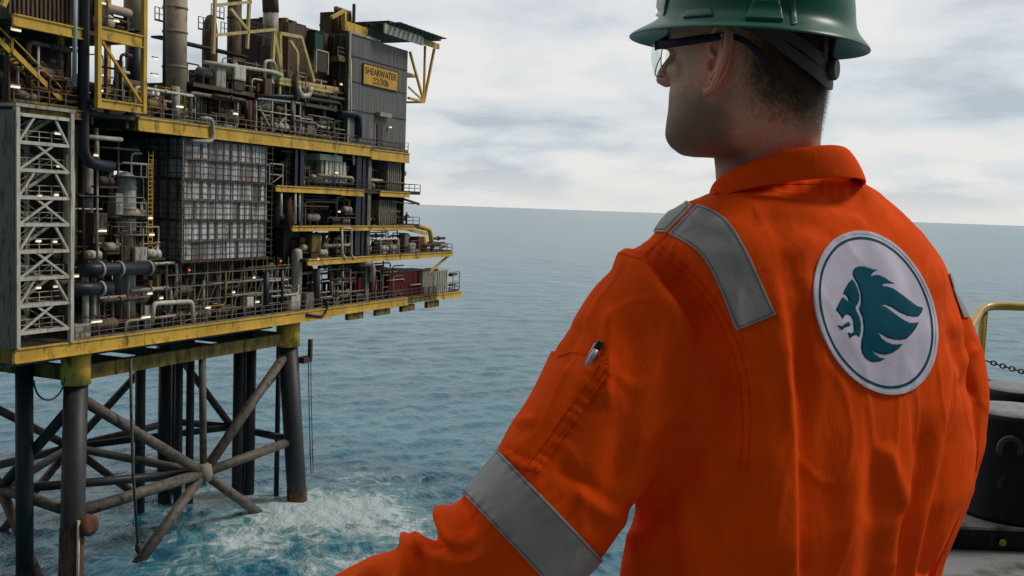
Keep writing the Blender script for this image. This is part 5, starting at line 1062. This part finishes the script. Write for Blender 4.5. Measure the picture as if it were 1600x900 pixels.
pt = spl([(1090, 320), (1118, 332), (1142, 352), (1166, 392), (1188, 440), (1212, 492)], 6)+[np.array((1152, 516))]+spl([(1150, 514), (1132, 470), (1112, 425), (1092, 396), (1068, 378), (1045, 366)], 6)+[np.array((1088, 322))]
tv, tf = clipf(V, Q, Nn, lambda X, Y: polysd(X, Y, pt), 0.0022, near & (fac > -0.25)); surf('reflective_tape', tv, tf, silver, cover, 0.0015)
pt2 = [(1083, 322), (1042, 364), (1010, 362), (980, 361), (940, 366), (960, 335), (1020, 318), (1060, 305)]
tv, tf = clipf(V, Q, Nn, lambda X, Y: polysd(X, Y, pt2), 0.0022, near & (fac > -0.5)); surf('reflective_tape', tv, tf, silver, cover, 0.0015)
tv, tf = clipf(V, Q, Nn, lambda X, Y: polysd(X, Y, [(1481, 428), (1487, 428), (1497, 455), (1512, 497), (1504, 497), (1492, 466)]), 0.003, (z < 1.6) & (fac > -0.3))
if len(tf): surf('reflective_tape', tv, tf, silver, cover, 0.0015)
stitch = mat('grey_thread', (0.13, 0.13, 0.125), 0.7)
def edge_stitch(fn, off, kp):
    for lo in (4.0,):
        tv, tf = clipf(V, Q, Nn, lambda X, Y: 0.7-np.abs(fn(X, Y)-lo), off, kp, 3, 10)
        if len(tf): surf('edge_stitching', tv, tf, stitch, cover, 0.0003)
edge_stitch(band_f, 0.0031, allk & (x < 950)); edge_stitch(lambda X, Y: polysd(X, Y, pt), 0.0025, near & (fac > 0)); edge_stitch(lambda X, Y: polysd(X, Y, pt2), 0.0025, near & (fac > 0))
# seams and pocket
def seam(P, w_=2.6, off=0.0008, cond=None, name='seam'):
    PP = spl(P, 6); kp = (fac > -0.1) & near
    if cond is not None: kp &= cond
    tv, tf = clipf(V, Q, Nn, lambda X, Y: w_-segdist(X, Y, PP)[0], off, kp, 3, 8)
    if len(tf): surf(name, tv, tf, orange_d, cover, 0.0004)
seam([(1020, 388), (1070, 430), (1118, 490), (1150, 570), (1160, 650), (1155, 740)], 1.3)
seam([(1030, 382), (1080, 425), (1130, 490), (1162, 570), (1172, 650), (1167, 740)], 1.3)
seam([(1086, 322), (1040, 368), (1006, 400)], 1.3, 0.0027)
seam([(936, 402), (952, 394), (972, 396), (1000, 404)], 1.5)
seam([(988, 832), (996, 862), (1000, 940)], 1.8)
seam([(1112, 303), (1160, 292), (1230, 286), (1300, 288), (1346, 292)], 2.0)
pk = [(850, 548), (880, 553), (905, 546), (957, 563), (947, 592), (900, 655), (842, 738), (812, 732), (783, 707), (760, 690), (800, 640)]
tv, tf = clipf(V, Q, Nn, lambda X, Y: polysd(X, Y, pk), 0.0032, (z < 1.3) & (fac > -0.6)); surf('sleeve_pocket', tv, tf, orange, cover, 0.0028)
for P, w_ in (([(875, 560), (905, 553), (950, 570)], 0.9), ([(950, 575), (893, 655), (838, 732)], 1.0), ([(938, 572), (880, 655), (828, 728)], 0.9), ([(840, 733), (812, 727), (788, 705)], 1.1)): seam(P, w_, 0.0042, name='stitching')
# patch
CX, CY, RX, RY, DL = 1366, 489, 96.5, 127.5, radians(-15.7)
def radf(X, Y):
    u_ = (X-CX)/RX; v_ = (Y-CY)/RY; return np.hypot((u_+v_*sin(DL))/cos(DL), v_)
rad = radf(x, y)
kp = (fac > 0.0) & (z < 1.5)
# a smooth, slightly stiff backing: relax the surface below the patch first
Vp = vsmooth(V, Q, 8, 0.5, S_(1.15-rad, 0, 0.15)*kp); Vp = V*(1-(S_(1.1-rad, 0, 0.12)*kp)[:, None])+Vp*(S_(1.1-rad, 0, 0.12)*kp)[:, None]; Np = vnormals(Vp, Q)
tv, tf = clipf(Vp, Q, Np, lambda X, Y: (1-radf(X, Y))*100, 0.0024, kp); patch = surf('back_patch', tv, tf, patchw, cover, 0.0020)
tv, tf = clipf(Vp, Q, Np, lambda X, Y: np.minimum(1-radf(X, Y), radf(X, Y)-0.962)*100, 0.0030, kp, 3); surf('edging', tv, tf, patche, patch, 0.0008)
tv, tf = clipf(Vp, Q, Np, lambda X, Y: np.minimum(0.925-radf(X, Y), radf(X, Y)-0.893)*100, 0.0028, kp, 3); surf('ring', tv, tf, teal, patch, 0.0005)
bvp = BVHTree.FromPolygons([Vector(p) for p in (Vp+Np*0.0024).tolist()], Q.tolist())
def decal(name, poly, bv, off, m, parent, step=6, th=0.0004, base=None):
    P = [tuple(map(float, p)) for p in poly]; D = []
    for a, b in zip(P, P[1:]+P[:1]):
        k = max(1, int(np.hypot(b[0]-a[0], b[1]-a[1])/step)); D += [(a[0]+(b[0]-a[0])*j/k, a[1]+(b[1]-a[1])*j/k) for j in range(k)]
    xs = [p[0] for p in D]; ys = [p[1] for p in D]; gx, gy = np.meshgrid(np.arange(min(xs)+step/2, max(xs), step), np.arange(min(ys)+step/2, max(ys), step)); sdv = polysd(gx.ravel(), gy.ravel(), D); ins = [(a, b) for a, b, s in zip(gx.ravel(), gy.ravel(), sdv) if s > step*0.35]
    pts = [Vector(p) for p in D]+[Vector(p) for p in ins]; n_ = len(D)
    vo, _, fo, *_r2 = delaunay_2d_cdt(pts, [(i, (i+1) % n_) for i in range(n_)], [list(range(n_))], 1, 1e-5)
    out = []
    for p in vo:
        r_ = Vector(ray(p[0], p[1])).normalized(); h = bv.ray_cast(Vector(CAM), r_)
        out.append(tuple((h[0]+h[1]*off) if h[0] else Vector(CAM)+r_*1.4))
    o = npmesh(name, np.array(out)-np.array(base if base is not None else BO), np.array([list(f)[:3] for f in fo]), m, parent)
    s = o.modifiers.new('thickness', 'SOLIDIFY'); s.thickness = th; s.offset = 0; return o
LZ = lambda L: [(1290+a/5.0, 400+b/5.0) for a, b in L]
mane = [(212, 150), (212, 120), (225, 95), (250, 82), (290, 80), (335, 92), (375, 105), (405, 107), (372, 125), (358, 142), (352, 158), (385, 147), (420, 150), (465, 172), (505, 200), (535, 214), (490, 212), (455, 214), (438, 232), (480, 237), (530, 255), (600, 305), (660, 352), (715, 392), (760, 404), (748, 440), (725, 470), (690, 474), (640, 466), (580, 440), (520, 400), (470, 380), (420, 378), (470, 398), (540, 452), (600, 495), (650, 520), (690, 522), (726, 516), (705, 560), (672, 605), (630, 645), (585, 654), (540, 652), (490, 640), (440, 612), (405, 590), (435, 640), (475, 670), (520, 688), (560, 690), (602, 684), (570, 722), (520, 755), (470, 768), (430, 765), (390, 752), (362, 738), (385, 768), (420, 790), (465, 800), (430, 818), (385, 828), (345, 820), (310, 795), (285, 755), (277, 710), (280, 660), (292, 615), (298, 550), (288, 480), (268, 430), (262, 405), (275, 370), (276, 320), (268, 270), (250, 220), (228, 180)]
face = [(207, 180), (225, 205), (248, 250), (262, 300), (262, 345), (248, 375), (232, 400), (240, 432), (262, 470), (275, 530), (272, 590), (262, 632), (240, 612), (215, 622), (190, 640), (172, 598), (200, 602), (222, 590), (218, 545), (215, 500), (196, 466), (168, 452), (145, 465), (134, 492), (112, 455), (80, 418), (98, 378), (122, 335), (135, 320), (155, 340), (182, 360), (172, 322), (152, 298), (135, 292), (155, 250), (182, 205)]
jaw = [(92, 540), (125, 548), (150, 528), (178, 512), (196, 538), (188, 546), (155, 555), (125, 577)]
for P_ in (mane, face, jaw): decal('lion_emblem', LZ(P_), bvp, 0.0004, teal, patch, 3.0)
# loose threads on the patch edge
for P_ in (((1424, 606), (1427, 613), (1430, 616)), ((1448, 592), (1452, 586), (1453, 580))):
    MB().tube([tuple(Vector(bvp.ray_cast(Vector(CAM), Vector(ray(*p)).normalized())[0] or W(*p, 1.35))-BO-Vector(ray(*p))*0.004) for p in P_], 0.0004, 5).build('thread', mat('thread', (0.6, 0.4, 0.2)), patch)
# collar
cb_ = []; cen = [(1226, 268, 1.285, .086, .078), (1226, 245, 1.285, .078, .072), (1224, 236, 1.28, .0765, .0705)]
def cring(px_, py_, dd, a, b, tilt, dz=0):
    c = W(px_, py_, dd); out = []
    for k in range(64):
        t = 2*pi*k/64; p = c+sB*(a*cos(t))+fB*(b*sin(t)); p = p+Vector((0, 0, -tilt*sin(t)+dz)); out.append(p)
    return out
# outer fall: from the neck fold down to the lower edge, then under; inner stand inside it
R_ = [cring(1222, 296, 1.30, .084, .084, .022), cring(1219, 274, 1.292, .0775, .078, .028), cring(1217, 265, 1.290, .0795, .080, .029), cring(1218, 265, 1.290, .0815, .082, .029), cring(1221, 275, 1.293, .0880, .0885, .027), cring(1225, 290, 1.299, .0930, .094, .024), cring(1227, 303, 1.303, .0965, .098, .020), cring(1227, 304, 1.303, .0955, .096, .020), cring(1225, 292, 1.300, .091, .092, .022)]
cl_b = loft([[p-BO for p in r] for r in R_], cap=False); cl_o = cl_b.build('collar', orange, cover); sb_ = cl_o.modifiers.new('s', 'SUBSURF'); sb_.levels = 1; sb_.render_levels = 2
# trousers and boots below the frame
for s_, q in ((-1, 'l'), (1, 'r')):
    b = MB(); hpv = Vector((lowest[0], lowest[1], lowest[2]+0.12)); 
    b.tube([tuple(hpv+sB*(.10*s_)-BO), tuple(Vector((lowest[0], lowest[1], DZ+.5))+sB*(.13*s_)-BO), tuple(Vector((lowest[0], lowest[1], DZ+.09))+sB*(.15*s_)-BO)], [.14, .10, .09], 24); b.build('trouser_leg', orange, cover)
    b = MB(); bc = Vector((lowest[0], lowest[1], DZ))+sB*(.15*s_)-BO; b._add(*(lambda m_: (m_.v, m_.f))(loft([selip(bc+Vector((0, 0, h_))+fB*fo_, w_, l_, sB, fB, 2.6) for h_, w_, l_, fo_ in ((0, .05, .15, .05), (.03, .052, .155, .05), (.07, .05, .13, .03), (.12, .05, .07, 0))]))); b.build('boot', blackp, person)
# --- hard hat
hat = bpy.data.objects.new('hard_hat', None); COL.objects.link(hat); hat.parent = person; hat.location = Vector(hp(-.02, 0, .15))-BO
HB = Vector(hp(-.02, 0, .15)); Hfrm = lambda f, s, z_: fH*f+sH*s+Vector((0, 0, z_))
hatg = mat('dark_green_hat_shell', (0.004, 0.115, 0.070), 0.34, var=0.2, scale=14, dirt=(0.01, 0.07, 0.05), dirt_amt=0.2, stretch=(1, 1, 1), coat=0.0, spec=0.28)
def hring(af, ab, b, z_, tilt=0.0, n=72, dip=0):
    out = []
    for k in range(n):
        t = 2*pi*k/n; ct, st = cos(t), sin(t); f = (af if ct > 0 else ab)*ct; out.append(Hfrm(f, b*st, z_+0.07*f-dip*abs(ct)**3))
    return out
prof = [(.100, .094, .083, -.004), (.140, .108, .112, -.013), (.163, .121, .129, -.020), (.1655, .1235, .1315, -.0205), (.166, .124, .132, -.0185), (.162, .121, .128, -.0145), (.145, .113, .114, -.006), (.130, .108, .106, .002), (.126, .106, .1025, .012), (.124, .105, .101, .03), (.118, .101, .096, .055), (.105, .092, .085, .08), (.08, .08, .065, .10), (.045, .045, .035, .112), (.005, .005, .004, .116)]
shell = loft([hring(a, b_, c_, z_) for a, b_, c_, z_ in prof], cap=False); hs_o = shell.build('shell', hatg, hat); sm_ = hs_o.modifiers.new('s', 'SUBSURF'); sm_.levels = 1; sm_.render_levels = 2
hin = MB(); hin._add(*(lambda m_: (m_.v, m_.f))(loft([hring(.100, .100, .083, -.003), hring(.098, .098, .082, .05), hring(.06, .06, .05, .09), hring(.004, .004, .004, .1)], cap=False))); hin.build('liner', mat('hat_liner', (0.012, 0.03, 0.025)), hat)
hbv = BVHTree.FromPolygons([Vector(p)+HB for p in shell.v], shell.f)
def block(name, poly, off, th): o = decal(name, poly, hbv, off, hatg, hat, 8, th, HB); bv_ = o.modifiers.new('b', 'BEVEL'); bv_.width = .0015; bv_.segments = 2; bv_.limit_method = 'ANGLE'; return o
block('accessory_slot', [(1176, 2), (1218, 2), (1224, 34), (1164, 31)], 0.002, 0.012)
block('accessory_slot_frame', [(1184, 8), (1210, 8), (1214, 28), (1176, 26)], 0.010, 0.004)
block('side_lug', [(1074, 17), (1112, 15), (1116, 26), (1068, 29)], 0.001, 0.008)
block('front_lug', [(1033, -6), (1046, -10), (1040, 24), (1029, 27)], 0.002, 0.010)
block('ridge', [(1226, -60), (1236, -60), (1246, 38), (1236, 40)], 0.000, 0.004)
# nape strap: two bands and a ratchet knob
strapm = mat('grey_strap', (0.055, 0.057, 0.055), 0.55, var=0.15, scale=60, stretch=(1, 1, 1))
for k, (dz_, ww) in enumerate(((0.010, .0085), (-.0075, .0085))):
    vs = []; fs = []; n_ = 60
    for j in range(n_):
        t = radians(95+j*(265-95)/(n_-1)); ct, st = cos(t), -sin(t); bk_ = (1-abs(st)**1.6)
        zz = .150-0.060*(bk_**0.75)+dz_*min(1, 0.35+bk_*1.2); a_ = .1015+.001*k; b_ = .0865
        for q in (-1, 1):
            for dr in (0, .0022): vs.append(tuple(hp((a_+dr)*ct, (b_+dr)*st, zz+q*ww*(0.6+0.4*bk_)+0.0)-BO-Vector(hat.location)))
    for j in range(n_-1):
        o_ = j*4; p_ = o_+4
        for a_, b_ in ((1, 3), (3, 2), (2, 0), (0, 1)): fs.append((o_+a_, o_+b_, p_+b_, p_+a_))
    npmesh('nape_strap', vs, fs, strapm, hat, smooth=False)
kc = hp(-.1015, 0, .098)-BO-Vector(hat.location)
b = MB()
for j in range(20):
    pass
d_ = -fH; b.tube([kc, kc+d_*.008, kc+d_*.010], [.013, .013, .011], 20); b.build('ratchet_knob', mat('knob', (0.03, 0.05, 0.045), 0.5), hat)
for k in range(2): b = MB(); b.tube([tuple(hp(-.101, .012-k*.03, .108)-BO-Vector(hat.location)), tuple(hp(-.101, .014-k*.032, .148)-BO-Vector(hat.location))], .003, 8); b.build('strap_hanger', strapm, hat)
# --- safety glasses
gl = bpy.data.objects.new('safety_glasses', None); COL.objects.link(gl); gl.parent = person; gl.location = Vector(hp(.09, 0, .12))-BO; GB = BO+Vector(gl.location)
lm = bpy.data.materials.new('clear_lens'); lm.use_nodes = True; n = lm.node_tree.nodes; l = lm.node_tree.links; n.clear(); o_ = n.new('ShaderNodeOutputMaterial'); tr = n.new('ShaderNodeBsdfTransparent'); tr.inputs[0].default_value = (0.93, 0.96, 0.96, 1); gs = n.new('ShaderNodeBsdfGlossy'); gs.inputs['Roughness'].default_value = 0.03; fr = n.new('ShaderNodeFresnel'); fr.inputs[0].default_value = 1.5; mxs = n.new('ShaderNodeMixShader'); mxs.inputs[0].default_value = 0.07; l.new(tr.outputs[0], mxs.inputs[1]); l.new(gs.outputs[0], mxs.inputs[2]); l.new(mxs.outputs[0], o_.inputs[0])
dk_ = mat('dark_navy_plastic', (0.006, 0.007, 0.018), 0.4, var=0.05); rimm = mat('lens_edge', (0.03, 0.04, 0.04), 0.3)
for sg in (-1, 1):
    top_ = []; bot = []; n_ = 16
    for j in range(n_+1):
        q = j/n_; s_ = sg*(.006+.070*q); f_ = .108-.004*q-.024*q**3; zt_ = .1320-.003*q; zb_ = .097-.003*sin(pi*min(1, q*1.15))+.015*max(0, q-.72)*3.2; top_.append(hp(f_, s_, zt_)-GB); bot.append(hp(f_-.004, s_, zb_)-GB)
    rws = [[top_[j].lerp(bot[j], k/8)+fH*(.003*sin(pi*k/8)) for j in range(n_+1)] for k in range(9)]
    vs = [tuple(p) for r in rws for p in r]; fs = [(k*(n_+1)+j, k*(n_+1)+j+1, (k+1)*(n_+1)+j+1, (k+1)*(n_+1)+j) for k in range(8) for j in range(n_)]
    ln = npmesh('lens', vs, fs, lm, gl); s = ln.modifiers.new('t', 'SOLIDIFY'); s.thickness = .0016
    if sg < 0: MB().tube([tuple(p) for p in bot[::-1]+[r[0] for r in rws[::-1]][1:]], .0007, 6).build('lens_rim', rimm, gl); MB().tube([tuple(p+fH*.0005) for p in top_], .0009, 6).build('brow_bar', rimm, gl)
    sd2 = sg*.0785
    b = MB(); PP = [hp(.083, sd2, .1235), hp(.05, sg*.083, .1250), hp(.012, sg*.0810, .1280), hp(-.010, sg*.0800, .1290), hp(-.034, sg*.0820, .119), hp(-.050, sg*.0815, .102), hp(-.058, sg*.080, .092)]
    PP = [p-GB for p in spl([tuple(p) for p in PP], 4)] if False else [Vector(p)-GB for p in spl([tuple(p) for p in PP], 4)]
    vs = []; n_ = len(PP)
    for j, p in enumerate(PP):
        dr_ = (PP[min(j+1, n_-1)]-PP[max(j-1, 0)]).normalized(); sd3 = sH*sg; up_ = dr_.cross(sd3).normalized(); h_ = (.0050-.0016*S_(np.array(j/n_), .2, .5)+.0015*S_(np.array(j/n_), .7, 1)); vs += [p+up_*h_+sd3*.0014, p-up_*h_+sd3*.0014, p-up_*h_-sd3*.0014, p+up_*h_-sd3*.0014]
    fs = [(j*4+a_, j*4+(a_+1) % 4, j*4+4+(a_+1) % 4, j*4+4+a_) for j in range(n_-1) for a_ in range(4)]+[(0, 1, 2, 3), tuple((n_-1)*4+a_ for a_ in (3, 2, 1, 0))]
    b._add(vs, fs, True); tm = b.build('temple_arm', dk_, gl); be = tm.modifiers.new('b', 'BEVEL'); be.width = .0008; be.segments = 2
# --- pen in the sleeve pocket
hpn = bvh.ray_cast(Vector(CAM), Vector(ray(926, 556)).normalized())[0]; hpt = bvh.ray_cast(Vector(CAM), Vector(ray(940, 531)).normalized())[0]
pn = bpy.data.objects.new('pen', None); COL.objects.link(pn); pn.location = hpn; tag(pn, 'silver pen with a dark tip sticking out of the sleeve pocket', 'pen')
ax = (Vector(hpt)-Vector(hpn)); ofs = -Vector(ray(930, 545))*0.007; ax_n = ax.normalized()
MB().tube([ofs-ax*0.7, ofs+ax*0.40], .0040, 14).build('barrel', mat('pen_silver', (0.5, 0.5, 0.52), 0.3, 0.6, var=0.05), pn)
MB().tube([ofs+ax*0.402, ofs+ax*0.85, ofs+ax*0.95], [.0039, .0039, .0025], 14).build('tip', mat('pen_dark', (0.01, 0.012, 0.02), 0.3), pn)
MB().tube([ofs+ax*0.8-Vector(rt)*.0046, ofs-ax*.2-Vector(rt)*.005], .0011, 8).build('clip', mat('pen_clip', (0.55, 0.55, 0.56), 0.25, 0.8, var=0.05), pn)
